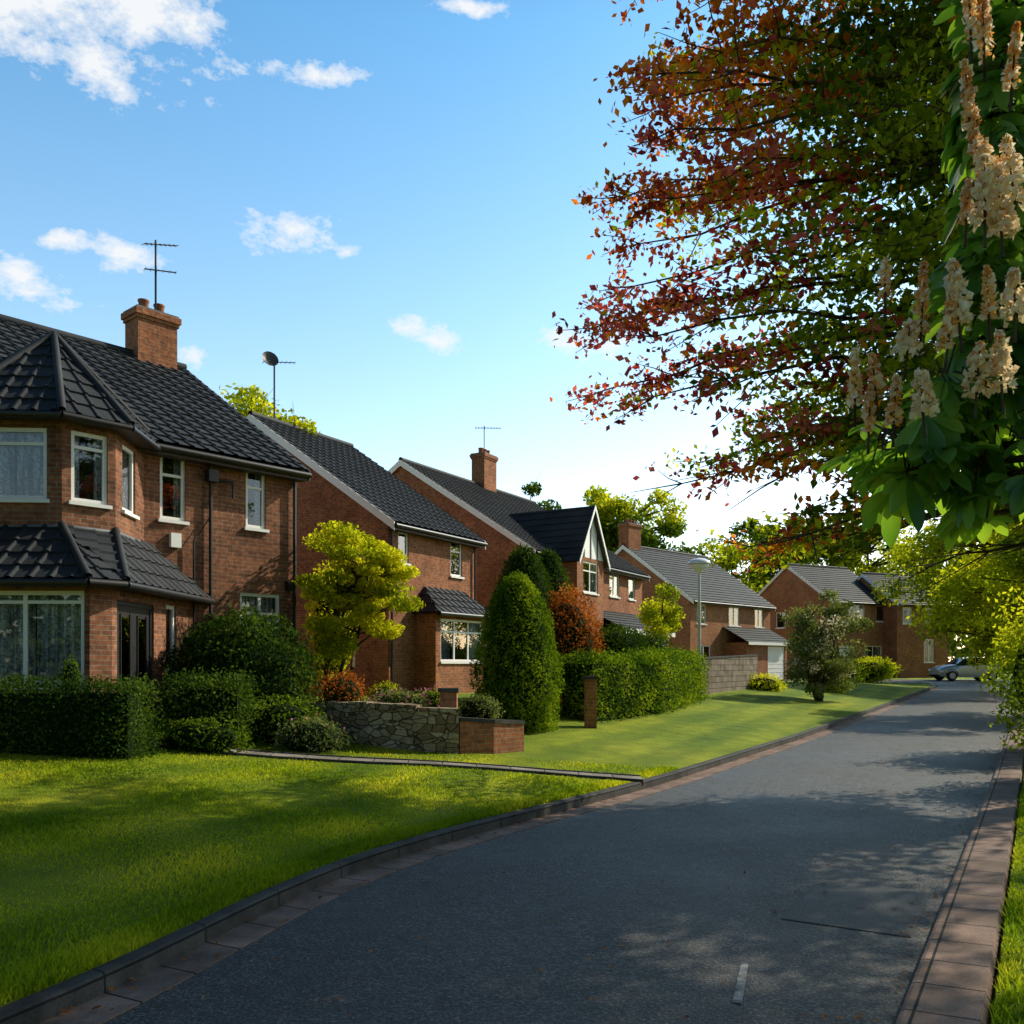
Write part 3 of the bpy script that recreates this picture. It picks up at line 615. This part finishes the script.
def hedge(name,a,b,w,zt,n,size,mat,rough=.06,zb=None):
    nm=NM(); a=np.array(a,float);b=np.array(b,float);L=np.linalg.norm(b-a);t=(b-a)/L;q_=np.array([-t[1],t[0]])
    z0=min(float(gz(*a)),float(gz(*b))) if zb is None else zb; h=zt-z0
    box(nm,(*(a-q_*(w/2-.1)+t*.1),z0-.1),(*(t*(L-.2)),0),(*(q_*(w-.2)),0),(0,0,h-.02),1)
    areas=np.array([L*h,L*h,w*h,w*h,L*w]); pr=areas/areas.sum(); f=rng.choice(5,n,p=pr); A=rng.random(n);B=rng.random(n)
    l=A*L;ww=(B-.5)*w;z=B*h
    ll=np.where(f==2,0,np.where(f==3,L,l)); wv=np.where(f==0,-w/2,np.where(f==1,w/2,np.where(f==4,ww,(A-.5)*w))); zv=np.where(f==4,h,z)
    k=np.clip((zv-h+.25)/.25,0,1); wv=wv*(1-.18*k*k); 
    p=np.zeros((n,3)); p[:,0]=a[0]+t[0]*ll+q_[0]*wv; p[:,1]=a[1]+t[1]*ll+q_[1]*wv; p[:,2]=z0+zv+.05*np.sin(ll*2.1+1)*np.sin(ll*.9)*(zv/h)+.03*np.sin(ll*7)*(zv/h)
    lumpz=.06*np.sin(ll*5+zv*3)*np.sin(ll*2.3+1)
    c=np.array([(a[0]+b[0])/2,(a[1]+b[1])/2,z0+h/2]); dd=unit(p-c)
    p+=dd*lumpz[:,None]+rng.normal(size=(n,3))*rough
    leaves(nm,p,size*(.7+.6*rng.random(n))); nm.build(name,[mat,M_core])
def limb(nm,a,b,r0,r1,sag=.1,n=5,mi=0,wig=.05):
    a=np.array(a,float);b=np.array(b,float); T_=np.linspace(0,1,n)[:,None]; L=np.linalg.norm(b-a)
    p=a+(b-a)*T_+np.array([0,0,1])*sag*L*np.sin(T_*math.pi)+rng.normal(size=(n,3))*wig*L*.3*np.sin(T_*math.pi)
    tube(nm,p,np.linspace(r0,r1,n),6 if r0>.02 else 4,mi); return p
def tree(name,base,cc,R,nc,rc,nl,size,mats,tr=.15,probs=None,flat=.7,stems=1,hollow=.35):
    nm=NM(); base=np.array(base,float);cc=np.array(cc,float);R=np.array(R,float)
    d=unit(rng.normal(size=(nc,3)));r=(hollow+(1-hollow)*rng.random(nc)**.6)
    k=1+.18*np.sin(d[:,0]*4+base[0])*np.sin(d[:,2]*5+base[1])
    C=cc+d*(r*k)[:,None]*(R-rc*.4)
    top=cc+[0,0,R[2]*.3]; bark=len(mats)
    starts=[]
    for s in range(stems):
        off=np.array([rng.normal()*.12,rng.normal()*.12,0]) if stems>1 else np.zeros(3)
        tgt=top+ (np.array([rng.normal()*R[0]*.4,rng.normal()*R[1]*.4,-R[2]*.2]) if stems>1 else 0)
        starts.append(limb(nm,base+off,tgt,tr/(stems**.5),tr*.25,0,9,bark,.12))
    for i,c in enumerate(C):
        tp=starts[i%stems]; lo=tp[:,2]<c[2]-.15*np.linalg.norm(c[:2]-cc[:2]); j=max(2,int(lo.sum())-1) if lo.any() else 2; j=min(j,len(tp)-1)
        limb(nm,tp[j],c,tr*.28,tr*.05,.06,5,bark)
        for _ in range(3): limb(nm,c,c+rng.normal(size=3)*rc*.6,tr*.05,tr*.02,0,3,bark)
    tot=int(nl)
    idx=rng.integers(0,nc,tot); g=unit(rng.normal(size=(tot,3)))*(rng.random(tot)**.45)[:,None]*rc*(.7+.6*((idx*7919)%13)/13)[:,None]*np.array([1,1,flat])
    p=C[idx]+g; mi=np.zeros(tot,int)
    if probs is not None: mi=probs(p,idx)
    for m in range(len(mats)):
        s=mi==m
        if s.any(): leaves(nm,p[s],size*(.6+.8*rng.random(s.sum())),m,bias=(0,0,1),bw=.3)
    nm.build(name,list(mats)+[M_bark])
G=lambda x,y:float(gz(x,y))
hedge('hedge',(-7.6,11.95),(-4.95,12.1),.8,1.55,11000,.05,L_dark)
hedge('hedge',(-5.15,13.75),(-4.1,13.9),.7,1.55,4500,.06,L_dark,.09)
bush('laurel_bush',(-4.72,15.7,1.52),(1.28,.95,1.2),11000,.085,L_dark,.12)
bush('shrub',(-3.7,14.3,.85),(.75,.45,.45),2500,.06,L_green,.25)
bush('shrub',(-3.1,13.85,.65),(.55,.4,.35),2200,.05,L_grey,.25,(L_purple,30,.05))
bush('shrub',(-2.9,15.3,1.3),(.42,.4,.38),1800,.05,L_rust,.25)
bush('shrub',(-2.2,15.6,1.25),(.3,.3,.25),1400,.04,L_lime,.2)
bush('lavender_bush',(-1.9,15.0,1.15),(.5,.3,.22),1600,.05,L_grey,.25,(L_purple,160,.05))
bush('heather_bush',(-1.35,15.4,1.1),(.4,.3,.28),1400,.05,L_green,.25,(L_purple,200,.05))
bush('shrub',(-.6,15.8,1.0),(.4,.3,.28),1400,.05,L_grey,.25)
bush('low_shrub',(-4.5,13.0,.72),(.7,.3,.3),1500,.06,L_green,.25)
bush('window_plant',(-6.35,12.95,1.55),(.14,.12,.35),500,.05,L_green,.2)
def cone_tree(name,x,y,r,zt,n,size,mat,ex=.6):
    nm=NM(); z0=G(x,y)-.05;h=zt-z0; t=rng.random(n)**1.15; th=rng.random(n)*2*math.pi
    def rad(t): return r*np.where(t<.3,.85+.15*np.sin(t/.3*math.pi/2),np.abs(np.cos(np.clip((t-.3)/.7,0,1)*math.pi/2))**ex)
    rr=rad(t)*(1+.12*np.sin(th*7+t*9)*np.sin(t*25+th*3)-.2*np.abs(rng.normal(size=n))*.8)
    p=np.stack([x+rr*np.cos(th),y+rr*np.sin(th),z0+t*h+.06*rng.normal(size=n)],1)
    leaves(nm,p,size*(.7+.6*rng.random(n)),0,.35)
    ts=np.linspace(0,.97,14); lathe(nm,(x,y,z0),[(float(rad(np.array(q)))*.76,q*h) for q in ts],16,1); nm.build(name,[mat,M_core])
cone_tree('conifer',.1,18.,.88,3.55,22000,.075,L_hedge,.5)
cone_tree('dark_conifer',.3,22.5,.95,4.7,12000,.1,L_dark,.45); cone_tree('dark_conifer',.95,23.5,.8,4.75,8000,.1,L_dark,.45)
bush('copper_bush',(1.35,22.,2.3),(.85,.8,1.35),7000,.075,L_rust,.18)
hedge('hedge',(1.4,20.2),(3.4,22.9),1.0,1.95,11000,.07,L_hedge,.09)
hedge('hedge',(3.3,22.8),(5.5,28.2),1.1,2.05,14000,.075,L_hedge,.1)
bush('shrub',(2.9,25,2.2),(.9,.8,.7),4000,.08,L_dark,.15); 
bush('shrub',(4.2,29,2.1),(1.1,.8,.8),4000,.08,L_dark,.15)
tree('japanese_maple',(-3.75,18.3,.8),(-3.05,18.2,3.4),(1.45,1.2,1.6),60,.36,25000,.085,[L_lime],.10,stems=4,flat=.45,hollow=.2)
bush('yellow_shrub',(-3.95,19.6,2.6),(.5,.5,1.4),3000,.08,L_lime,.25)
tree('small_tree',(5.7,34.,.8),(5.7,34,3.8),(1.0,1,1.3),18,.5,5000,.12,[L_yel],.08)
tree('lilac_tree',(10.6,31,.5),(10.6,31,2.45),(1.65,1.4,1.95),60,.48,17000,.1,[L_grey,L_flow],.12,stems=3,probs=lambda p,i:((i%4==0)&(rng.random(len(i))<.45)).astype(int))
bush('yellow_shrub',(9.6,34.5,.95),(.9,.6,.5),2500,.08,L_yel,.2)
bush('shrub',(12.6,36,1.0),(.8,.6,.5),2500,.08,L_lime,.2); bush('shrub',(16.5,46,1.3),(1.5,.8,.9),3000,.1,L_green,.2)
bush('shrub',(20.5,52,1.4),(1.5,.8,.8),3000,.12,L_yel,.2)
bush('shrub',(25,62,1.5),(1.6,.8,.9),2500,.12,L_yel,.2)
tree('garden_tree',(-9.5,30,.8),(-8.7,30,9.1),(2.2,2,2.0),30,.8,7000,.2,[L_yel],.2)
tree('garden_tree',(1.2,66,.8),(1.2,66,11.8),(2.8,2.5,3.2),30,1.0,7000,.32,[L_green],.3)
tree('garden_tree',(9.5,72,.8),(9.5,72,11.6),(5.0,4,5.4),60,1.3,14000,.38,[L_green,L_yel],.4,probs=lambda p,i:(p[:,2]>13).astype(int))
tree('garden_tree',(19.5,80,.8),(18.5,80,8.8),(4.5,4,5),50,1.3,10000,.38,[L_yel],.4)
tree('garden_tree',(26,84,.8),(25,84,10.5),(6,4,6),60,1.4,12000,.4,[L_green],.4)
tree('garden_tree',(34,86,.8),(34,86,10.5),(7,5,6.5),70,1.5,13000,.42,[L_yel],.4)
tree('roadside_tree',(25.3,43,.8),(23.7,43,6.2),(6.1,5.4,4.5),120,1.15,42000,.21,[L_yel,L_lime],.3,probs=lambda p,i:(i%2==0).astype(int))
tree('roadside_tree',(33,56,.8),(33,56,7),(5.5,5,5.2),80,1.3,18000,.3,[L_yel],.35)
tree('roadside_tree',(17.8,28,.6),(17.3,28,4.8),(3.3,3,2.9),76,.8,26000,.16,[L_yel,L_lime],.2,probs=lambda p,i:(i%2==0).astype(int))
bush('shrub',(10.9,17.5,1.6),(1.4,1.3,1.7),8000,.1,L_yel,.25)
bush('shrub',(8.7,13.4,1.3),(.95,1.1,1.3),7000,.08,L_green,.25,(L_flow,120,.05))
nm=NM(); n=20000; th=rng.uniform(-.95,1.1,n); rr=rng.uniform(120,150,n); hh=8+3.5*np.sin(th*13)+2.5*np.sin(th*31+1)
z=rng.random(n)**.7*hh; leaves(nm,np.stack([rr*np.sin(th),rr*np.cos(th),z+.5],1),rng.uniform(1.,2.,n),0)
n=14000; th=rng.uniform(1.9,4.9,n); rr=rng.uniform(24,34,n); hh=8+2.5*np.sin(th*9)+2*np.sin(th*23+1)  # unseen tree belt added behind camera to reflect in windows and cut fill
z=rng.random(n)**.7*hh; leaves(nm,np.stack([rr*np.sin(th),rr*np.cos(th),z+.2],1),rng.uniform(.6,1.1,n),0)
nm.build('distant_and_added_trees',[L_far])
# ---------------------------------------------------------------- big canopy tree
def big_tree():
    nm=NM(); b=np.array([9.9,12.8,.3]); H=17.
    tp=limb(nm,b,b+[-.3,.2,H],.40,.08,0,16,3,.03)
    Pm=[];cl=[];lf=[]
    nL=182
    for k in range(nL):
        f=(k+.5)/nL; z0=3.3+f*(H-3.2); az=(k*2.399+rng.normal()*.2)%(2*math.pi)
        if k%5<3: az=math.pi+[-.42,.0,.42][k%5]+rng.normal()*.2
        az%=2*math.pi
        R=8.3*(1-.04*f)*(0.80+.22*rng.random())*(1-.5*max(0,f-.82)/.18)
        sn=math.sin(az); R*=1-.68*sstep(.15,.6,sn) if sn>0 else 1-.5*sstep(.35,.9,-sn)
        if math.cos(az)>.3:
            if rng.random()<.55: continue
            R*=.6
        if f<.13: R*=.88
        R=float(R)
        st=b+[0,0,z0]-np.array([.3,-.2,0])*f
        tip=st+np.array([math.cos(az)*R,math.sin(az)*R,R*(.12-.17*(1-f))-.3*rng.random()])
        L=limb(nm,st,tip,.07*(1-.4*f),.01,.07,10,3,.06)
        for j in range(1,10):
            fr=j/9; c=L[j]
            for sd in(-1,1,0):
                d=L[min(j,8)+1]-L[min(j,8)-1]; d=d/np.linalg.norm(d); lat=np.array([-d[1],d[0],0])*sd+d*(.75 if sd else 1.1)+np.array([0,0,rng.normal()*.3])
                ln=(1.4-.65*fr)*(.7+.6*rng.random()); e=c+lat*ln*.85
                limb(nm,c,e,.012,.004,.0,3,3,.1)
                m=43 if z0<12.5 else 24; t=rng.random(m)**.8
                p=c+(e-c)*t[:,None]+rng.normal(size=(m,3))*np.array([.15,.15,.09])*(1.35-.5*fr)
                Pm.append(p); cl.append(np.full(m,rng.random())); lf.append(np.full(m,fr))
    p=np.concatenate(Pm); cl=np.concatenate(cl); lf=np.concatenate(lf)
    kp=~(((p[:,0]<3.3)&(p[:,2]<3.9))|((p[:,0]<2.7)&(p[:,2]<4.6))|((p[:,0]<5)&(p[:,2]<3.1))|((p[:,0]>4.7)&(p[:,2]<4.1)))
    p=p[kp];cl=cl[kp];lf=lf[kp]
    dx=b[0]-p[:,0]; out=sstep(5.2,7.8,dx+.7*np.sin(p[:,2]*1.3+p[:,1]*.8)+.35*np.maximum(0,p[:,2]-9))
    u=rng.random(len(p))*.2+cl*.8
    warm=(u<.06+out*.78)
    ora=((p[:,2]>8.3)|(p[:,2]<4.4)|(dx<5.4)); ora=np.where(rng.random(len(p))<.2,~ora,ora)
    mi=np.where(warm,np.where(ora,2,1),np.where(cl>.84,3,0))
    for m in range(4):
        s=mi==m; leaves(nm,p[s],(.155-.045*lf[s])*(.6+.8*rng.random(s.sum())),m if m<3 else 4,.6,bias=(0,0,1),bw=.3)
    nm.build('copper_maple_tree',[L_bigg,L_red,L_orange,M_bark,L_yel]); print('bigtree leaves',len(p))
big_tree()
# ---------------------------------------------------------------- horse chestnut (near)
M_cleaf=leafmat('chestnut_leaf',[(.04,.12,.022),(.11,.25,.04),(.26,.42,.055)],.42,2.5,.7)
def chestnut():
    nm=NM(); base=np.array([5.4,3.2,.15]); tp=limb(nm,base,base+[.1,-.2,6.5],.26,.1,0,12,3,.03)
    xs_=np.array([0,.18,.4,.62,.8,.93,1.]);ws=np.array([.015,.08,.14,.19,.17,.09,.0])
    def leaflet(o,d,up,L):
        s=np.cross(d,up); s/=np.linalg.norm(s)+1e-9; n=np.cross(s,d)
        V=[];
        for x,w in zip(xs_,ws):
            dr=-.28*x*x*L
            c=o+d*x*L+np.array([0,0,1])*dr
            V+= [c-s*w*L+n*w*L*.35,c,c+s*w*L+n*w*L*.35]
        F=[]
        for i in range(len(xs_)-1):
            F+= [(i*3,i*3+1,i*3+4,i*3+3),(i*3+1,i*3+2,i*3+5,i*3+4)]
        nm.add(V,F,0,smooth=True)
    def leaf(c,L,az,tilt):
        ax=np.array([math.cos(az)*math.cos(tilt),math.sin(az)*math.cos(tilt),math.sin(tilt)]); up=unit(np.array([0,0,1.])-ax*ax[2]+rng.normal(size=3)*.15)
        s=np.cross(ax,up)
        k=rng.choice([5,7])
        for a in np.linspace(-1.25,1.25,k):
            d=ax*math.cos(a)+s*math.sin(a); leaflet(c,unit(d+rng.normal(size=3)*.06),up,L*(1-.33*abs(a)/1.25))
        tube(nm,[c-ax*L*.7+[0,0,.03],c],.004,4,3)
    def P3(px,py,d): return np.array([(px-512)/900*d,d,1.8+(665-py)/900*d])
    for cx,cy,cz,rx,rz,n in((1.60,3.6,2.66,.25,.18,30),(1.90,3.55,2.60,.26,.24,42),(1.80,3.6,2.93,.22,.15,24),(1.98,3.6,3.15,.17,.2,30),(1.88,3.6,3.36,.16,.14,22),(2.0,3.65,3.6,.15,.25,34),(2.03,3.7,4.05,.16,.28,36),(2.06,3.75,4.5,.17,.3,34),(2.5,3.5,2.9,.35,.4,26),(2.7,3.4,3.9,.4,.6,30),(3.6,2.9,4.4,.7,.8,50),(5.2,2.6,5.4,1.3,1.2,80)):
        cc=np.array([cx,cy,cz]); 
        limb(nm,tp[4 if cz<3.3 else 7],cc,.04,.010,.04,7,3,.05)
        for _ in range(n):
            o=unit(rng.normal(size=3))*rng.random()**.4*np.array([rx,rx,rz]); az=math.atan2(o[1],o[0])+rng.normal()*.5
            leaf(cc+o,rng.uniform(.13,.22),az,rng.uniform(-1.25,.25))
            if rng.random()<.3: limb(nm,cc,cc+o,.008,.004,0,3,3)
    def candle(c,h,white):
        n=int(230*h/.22); t=rng.random(n)**.9; th=rng.random(n)*2*math.pi; r=((.05 if white else .026)*(1-t)**.6+.006)*(.35+.65*rng.random(n))
        lean=np.array([rng.normal()*.12,rng.normal()*.12,1.]); 
        p=c+np.stack([r*np.cos(th),r*np.sin(th),np.zeros(n)],1)+t[:,None]*h*lean; m=rng.random(n)<(.95-.5*t if white else .25)
        leaves(nm,p[m],.032*(.7+.6*rng.random(m.sum())),1,.8); leaves(nm,p[~m],.022,2,.55); tube(nm,[c-[0,0,.08],c+h*lean],[.006,.002],5,3)
    for px,py,d,h,wt in((855,405,3.3,.2,0),(878,395,3.25,.14,0),(893,425,3.2,.17,0),(868,432,3.25,.15,0),(885,300,3.35,.15,0),(905,355,3.25,.13,1),(920,335,3.25,.26,0),(945,350,3.2,.24,0),(962,330,3.2,.26,1),(975,395,3.15,.18,1),(1003,390,3.15,.2,1),(925,415,3.15,.16,1),(985,225,3.2,.24,1),(1003,235,3.2,.26,1),(1018,205,3.2,.24,1),(995,180,3.25,.2,1),(972,130,3.3,.25,0),(985,60,3.3,.27,0),(1010,90,3.3,.22,0),(972,40,3.4,.22,0),(965,225,3.3,.16,0),(1015,320,3.2,.18,1),(990,320,3.2,.2,0)):
        candle(P3(px,py,d),h,wt)
    nm.build('horse_chestnut_tree',[M_cleaf,L_flow,L_bud,M_bark])
chestnut()
# ---------------------------------------------------------------- grass blades, fallen leaves
def grass():
    nm=NM()
    def patch(n,s0,s1,d0,d1,side,hmin,hmax):
        s=rng.uniform(s0,s1,n); d=d0+(d1-d0)*rng.random(n)**1.1
        w=wl(s)+.12+d if side else -VW-.04-d
        x,y=xy(s,w); k=(y>3.2)&(y<14.5)&(np.abs(x)<y*.62+.6); 
        k&=~((np.abs(y-13.2)<.3)&(x<2)&(x>-6.2))
        keep=rng.random(n)<np.clip(1.35-(y-4)/10,.25,1); k&=keep; x=x[k];y=y[k];z=gz(x,y);m=len(x)
        h=rng.uniform(hmin,hmax,m)*(.75+.5*np.sin(x*2.3+y)*np.sin(y*1.7-x)); h=np.maximum(h,.012); az=rng.random(m)*math.pi*2; wd=.0035+.0005*y
        dx=np.cos(az)*wd;dy=np.sin(az)*wd; lx=rng.normal(size=m)*h*.5;ly=rng.normal(size=m)*h*.5
        V=np.stack([np.stack([x-dx,y-dy,z-.005],1),np.stack([x+dx,y+dy,z-.005],1),np.stack([x+lx,y+ly,z+h],1)],1).reshape(-1,3)
        nm.add(V,np.arange(3*m).reshape(m,3),0)
    patch(250000,-4,9,0,8,1,.018,.042); patch(40000,-3.5,10,0,.25,1,.03,.075)
    patch(40000,-2,10,0,1.2,0,.025,.06)
    nm.build('grass',M_grass)
grass()
nm=NM(); n=900; s=rng.uniform(-4,22,n); W_=wl(s); e=rng.random(n)
w_=np.where(e<.35,W_-.02-.28*rng.random(n)**2,np.where(e<.6,.06+.25*rng.random(n)**2,W_*rng.random(n)))
x,y=xy(s,w_); z=roadz(y)+np.interp(w_,[-.02,1.3,2.8,4.2],[.004,.03,.03,.004])+.012
leaves(nm,np.stack([x,y,z],1),.03+.025*rng.random(n),0,.6,bias=(0,0,1),bw=.75); nm.build('fallen_leaves',[L_rust])
# ---------------------------------------------------------------- street lamp
nm=NM(); lx,ly=7.2,34.6; lz=G(lx,ly)
tube(nm,[(lx,ly,lz-.1),(lx,ly,lz+1.1)],.10,12,0);tube(nm,[(lx,ly,lz+1.1),(lx,ly,5.3)],[.07,.055],12,0)
tube(nm,[(lx,ly,lz+1.1),(lx,ly,lz+1.16)],.11,12,0)
lathe(nm,(lx,ly,5.3),[(.055,0),(.08,.02),(.1,.1),(.32,.22),(.36,.34),(.32,.40)],20,1)
lathe(nm,(lx,ly,5.7),[(.46,-.02),(.46,.02),(.4,.1),(.22,.18),(.05,.21),(.0,.22)],20,1)
nm.build('street_lamp',[simple('lamp_paint',(.6,.62,.63),.4,.5,.05),simple('lamp_bowl',(.85,.86,.88),.25,.5,.05)])
# ---------------------------------------------------------------- car
def car(x,y,z,yaw):
    e=empty('parked_car',(x,y,z)); cs,sn=math.cos(yaw),math.sin(yaw)
    tw=lambda p:[(x+a*cs-b*sn,y+a*sn+b*cs,z+c) for a,b,c in p]
    S=[(-2.02,.38,.5,.62,.64,.62,.5),(-1.95,.25,.5,.72,.75,.76,.66),(-1.5,.22,.5,.86,.93,.84,.72),(-1.0,.2,.5,.93,1.0,.86,.74),(-.35,.2,.5,.95,1.40,.87,.62),(.2,.2,.5,.96,1.47,.87,.62),(.9,.2,.5,.98,1.45,.87,.62),(1.45,.2,.5,1.0,1.36,.86,.60),(1.85,.24,.5,1.0,1.08,.82,.66),(1.98,.3,.5,.92,.95,.76,.6),(2.02,.36,.5,.7,.72,.7,.5)]
    V=[]
    for (X,zb,zs,zl,zt,wb,wt) in S:
        w=wb
        V+= [(X,-w*.96,zb),(X,-w*1.0,zs),(X,-w*.98,zl),(X,-wt,zt),(X,0,zt+.03),(X,wt,zt),(X,w*.98,zl),(X,w*1.0,zs),(X,w*.96,zb)]
    F=[];Gs=[]
    for i in range(len(S)-1):
        for j in range(8):
            f=(i*9+j,i*9+j+1,(i+1)*9+j+1,(i+1)*9+j)
            glass=(j in(2,5) and 3<=i<=6) or (j in(3,4) and i in(3,7))
            (Gs if glass else F).append(f)
    nb=NM(); nb.add(tw(V),F,0,smooth=True); nb.add(tw(V[:9]),[list(range(9))]); nb.add(tw(V[-9:]),[list(range(9))])
    nb.build('body',simple('silver_paint',(.45,.46,.48),.25,.6,.03,metal=.5),e)
    ng=NM(); ng.add(tw(V),Gs,0); ng.build('windows',simple('car_glass',(.02,.025,.03),.05,.8),e)
    np_=NM()
    for X in(-.55,.35,1.25):
        for sg in(-1,1):
            box(np_,tw([(X-.03,sg*.875,.95)])[0],np.array(tw([(.07,0,0)])[0])-np.array((x,y,z)),np.array(tw([(0,-sg*.24,.46)])[0])-np.array((x,y,z)),np.array(tw([(.0,sg*.01,0.01)])[0])-np.array((x,y,z)))
    np_.build('pillars',M_black,e)
    nw=NM()
    for X in(-1.28,1.3):
        for sg in(-1,1):
            a,b=tw([(X,sg*.66,.31),(X,sg*.89,.31)]); tube(nw,[a,b],.31,20,0); a,b=tw([(X,sg*.87,.31),(X,sg*.9,.31)]); tube(nw,[a,b],.2,12,1)
            pts=tw([(X+.37*math.cos(t),sg*.86,.33+.37*math.sin(t)) for t in np.linspace(0,math.pi,9)]); tube(nw,pts,.03,5,0)
    nw.build('wheels',[simple('tyre',(.015,.015,.015),.8,.2),M_metal],e)
    nl=NM()
    for sg in(-1,1):
        a=tw([(-1.96,sg*.6,.66)])[0]; lathe(nl,a,[(.0,-.07),(.12,-.04),(.14,0),(.1,.05),(0,.07)],10,0)
        a=tw([(1.96,sg*.7,.86)])[0]; lathe(nl,a,[(.0,-.1),(.08,-.06),(.09,0),(.07,.06),(0,.1)],10,1)
    nl.build('lights',[M_white,simple('red_lens',(.4,.02,.02),.2,.5)],e)
    return e
car(29.0,57.6,float(roadz(57.6))+.03,.03)
# ---------------------------------------------------------------- sun, sky
AZ=math.radians(60);EL=math.radians(36)
D=Vector((math.sin(AZ)*math.cos(EL),math.cos(AZ)*math.cos(EL),math.sin(EL)))
sl=bpy.data.lights.new('sun','SUN'); sl.energy=5; sl.angle=math.radians(.5); sl.color=(1,.90,.70)
so=bpy.data.objects.new('sun',sl); so.rotation_euler=D.to_track_quat('Z','Y').to_euler(); so.location=(30,20,30); COL.objects.link(so)
w=bpy.data.worlds.new('World'); sc.world=w; w.use_nodes=True; nt=w.node_tree; nt.nodes.clear()
o=nt.nodes.new('ShaderNodeOutputWorld'); bg=nt.nodes.new('ShaderNodeBackground'); bg.inputs[1].default_value=.15
sky=nt.nodes.new('ShaderNodeTexSky'); sky.sky_type='NISHITA'; sky.sun_disc=False; sky.sun_elevation=EL; sky.sun_rotation=AZ; sky.air_density=1.0; sky.dust_density=1.; sky.ozone_density=1.6
tc=nt.nodes.new('ShaderNodeTexCoord'); sp=nt.nodes.new('ShaderNodeSeparateXYZ'); nt.links.new(tc.outputs['Generated'],sp.inputs[0])
tint=ramp(nt,sp.outputs[2],[(.0,(1.1,1.0,.9)),(.15,(1.02,.97,.88)),(.35,(.74,.88,.84)),(.58,(.42,.73,.80)),(.78,(.16,.23,.27))])  # sky colour by height; zenith above the frame darkened to cut fill light
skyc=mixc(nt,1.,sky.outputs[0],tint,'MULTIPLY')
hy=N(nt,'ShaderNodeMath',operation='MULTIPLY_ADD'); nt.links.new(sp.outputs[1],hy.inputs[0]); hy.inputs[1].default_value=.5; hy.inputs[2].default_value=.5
skyc=mixc(nt,1.,skyc,ramp(nt,hy.outputs[0],[(0,(.36,.36,.36)),(.5,(.56,.56,.56)),(.76,(1,1,1))]),'MULTIPLY')  # sky dimmed behind the camera for less fill and stronger sun contrast
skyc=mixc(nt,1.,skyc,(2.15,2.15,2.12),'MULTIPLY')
az=N(nt,'ShaderNodeMath',operation='ARCTAN2'); nt.links.new(sp.outputs[0],az.inputs[0]); nt.links.new(sp.outputs[1],az.inputs[1])
el=N(nt,'ShaderNodeMath',operation='ARCSINE'); nt.links.new(sp.outputs[2],el.inputs[0])
cb=N(nt,'ShaderNodeCombineXYZ'); nt.links.new(az.outputs[0],cb.inputs[0]); nt.links.new(el.outputs[0],cb.inputs[1])
CL=[]
for px,py,rx,ry in((60,5,120,38),(160,12,90,26),(100,55,40,24),(297,232,46,20),(350,250,16,8),(408,327,16,10),(442,340,32,12),(585,340,48,18),(75,245,40,10),(25,275,56,22),(120,255,50,12),(320,76,50,9),(195,355,14,10),(470,8,40,7)):
    dx=(px-512)/900;dz=(665-py)/900; CL.append((math.atan(dx),math.atan(dz/math.hypot(1,dx)),rx/900*math.cos(math.atan(dx)),ry/900))
acc=None
for a,e,rx,ry in CL:
    s1=N(nt,'ShaderNodeVectorMath',operation='SUBTRACT'); nt.links.new(cb.outputs[0],s1.inputs[0]); s1.inputs[1].default_value=(a,e,0)
    s2=N(nt,'ShaderNodeVectorMath',operation='MULTIPLY'); nt.links.new(s1.outputs[0],s2.inputs[0]); s2.inputs[1].default_value=(1/rx,1/ry,0)
    s3=N(nt,'ShaderNodeVectorMath',operation='LENGTH'); nt.links.new(s2.outputs[0],s3.inputs[0])
    if acc is None: acc=s3.outputs['Value']
    else:
        mx=N(nt,'ShaderNodeMath',operation='MINIMUM'); nt.links.new(acc,mx.inputs[0]); nt.links.new(s3.outputs['Value'],mx.inputs[1]); acc=mx.outputs[0]
st=N(nt,'ShaderNodeVectorMath',operation='MULTIPLY'); nt.links.new(tc.outputs['Generated'],st.inputs[0]); st.inputs[1].default_value=(1,1,1.7)
cn=noise(nt,17,5,st.outputs[0],.68)
m1=N(nt,'ShaderNodeMath',operation='MULTIPLY_ADD'); nt.links.new(cn,m1.inputs[0]); m1.inputs[1].default_value=5.0; m1.inputs[2].default_value=-1.5
mc=N(nt,'ShaderNodeMath',operation='MINIMUM'); nt.links.new(acc,mc.inputs[0]); mc.inputs[1].default_value=2.6
m2=N(nt,'ShaderNodeMath',operation='MULTIPLY_ADD'); nt.links.new(mc.outputs[0],m2.inputs[0]); m2.inputs[1].default_value=-1.; nt.links.new(m1.outputs[0],m2.inputs[2])
mask=ramp(nt,m2.outputs[0],[(.0,(0,0,0)),(.35,(.4,.4,.4)),(1.,(.95,.95,.95))])
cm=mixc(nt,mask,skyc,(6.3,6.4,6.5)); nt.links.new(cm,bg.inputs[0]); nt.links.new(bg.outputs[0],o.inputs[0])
# ---------------------------------------------------------------- camera
cam=bpy.data.cameras.new('camera'); cam.sensor_width=36; cam.lens=900/1024*36; cam.shift_y=(665-512)/1024; cam.clip_end=2000; cam.clip_start=.05
co=bpy.data.objects.new('camera',cam); co.location=(0,0,1.8); co.rotation_euler=(math.pi/2,0,0); COL.objects.link(co); sc.camera=co
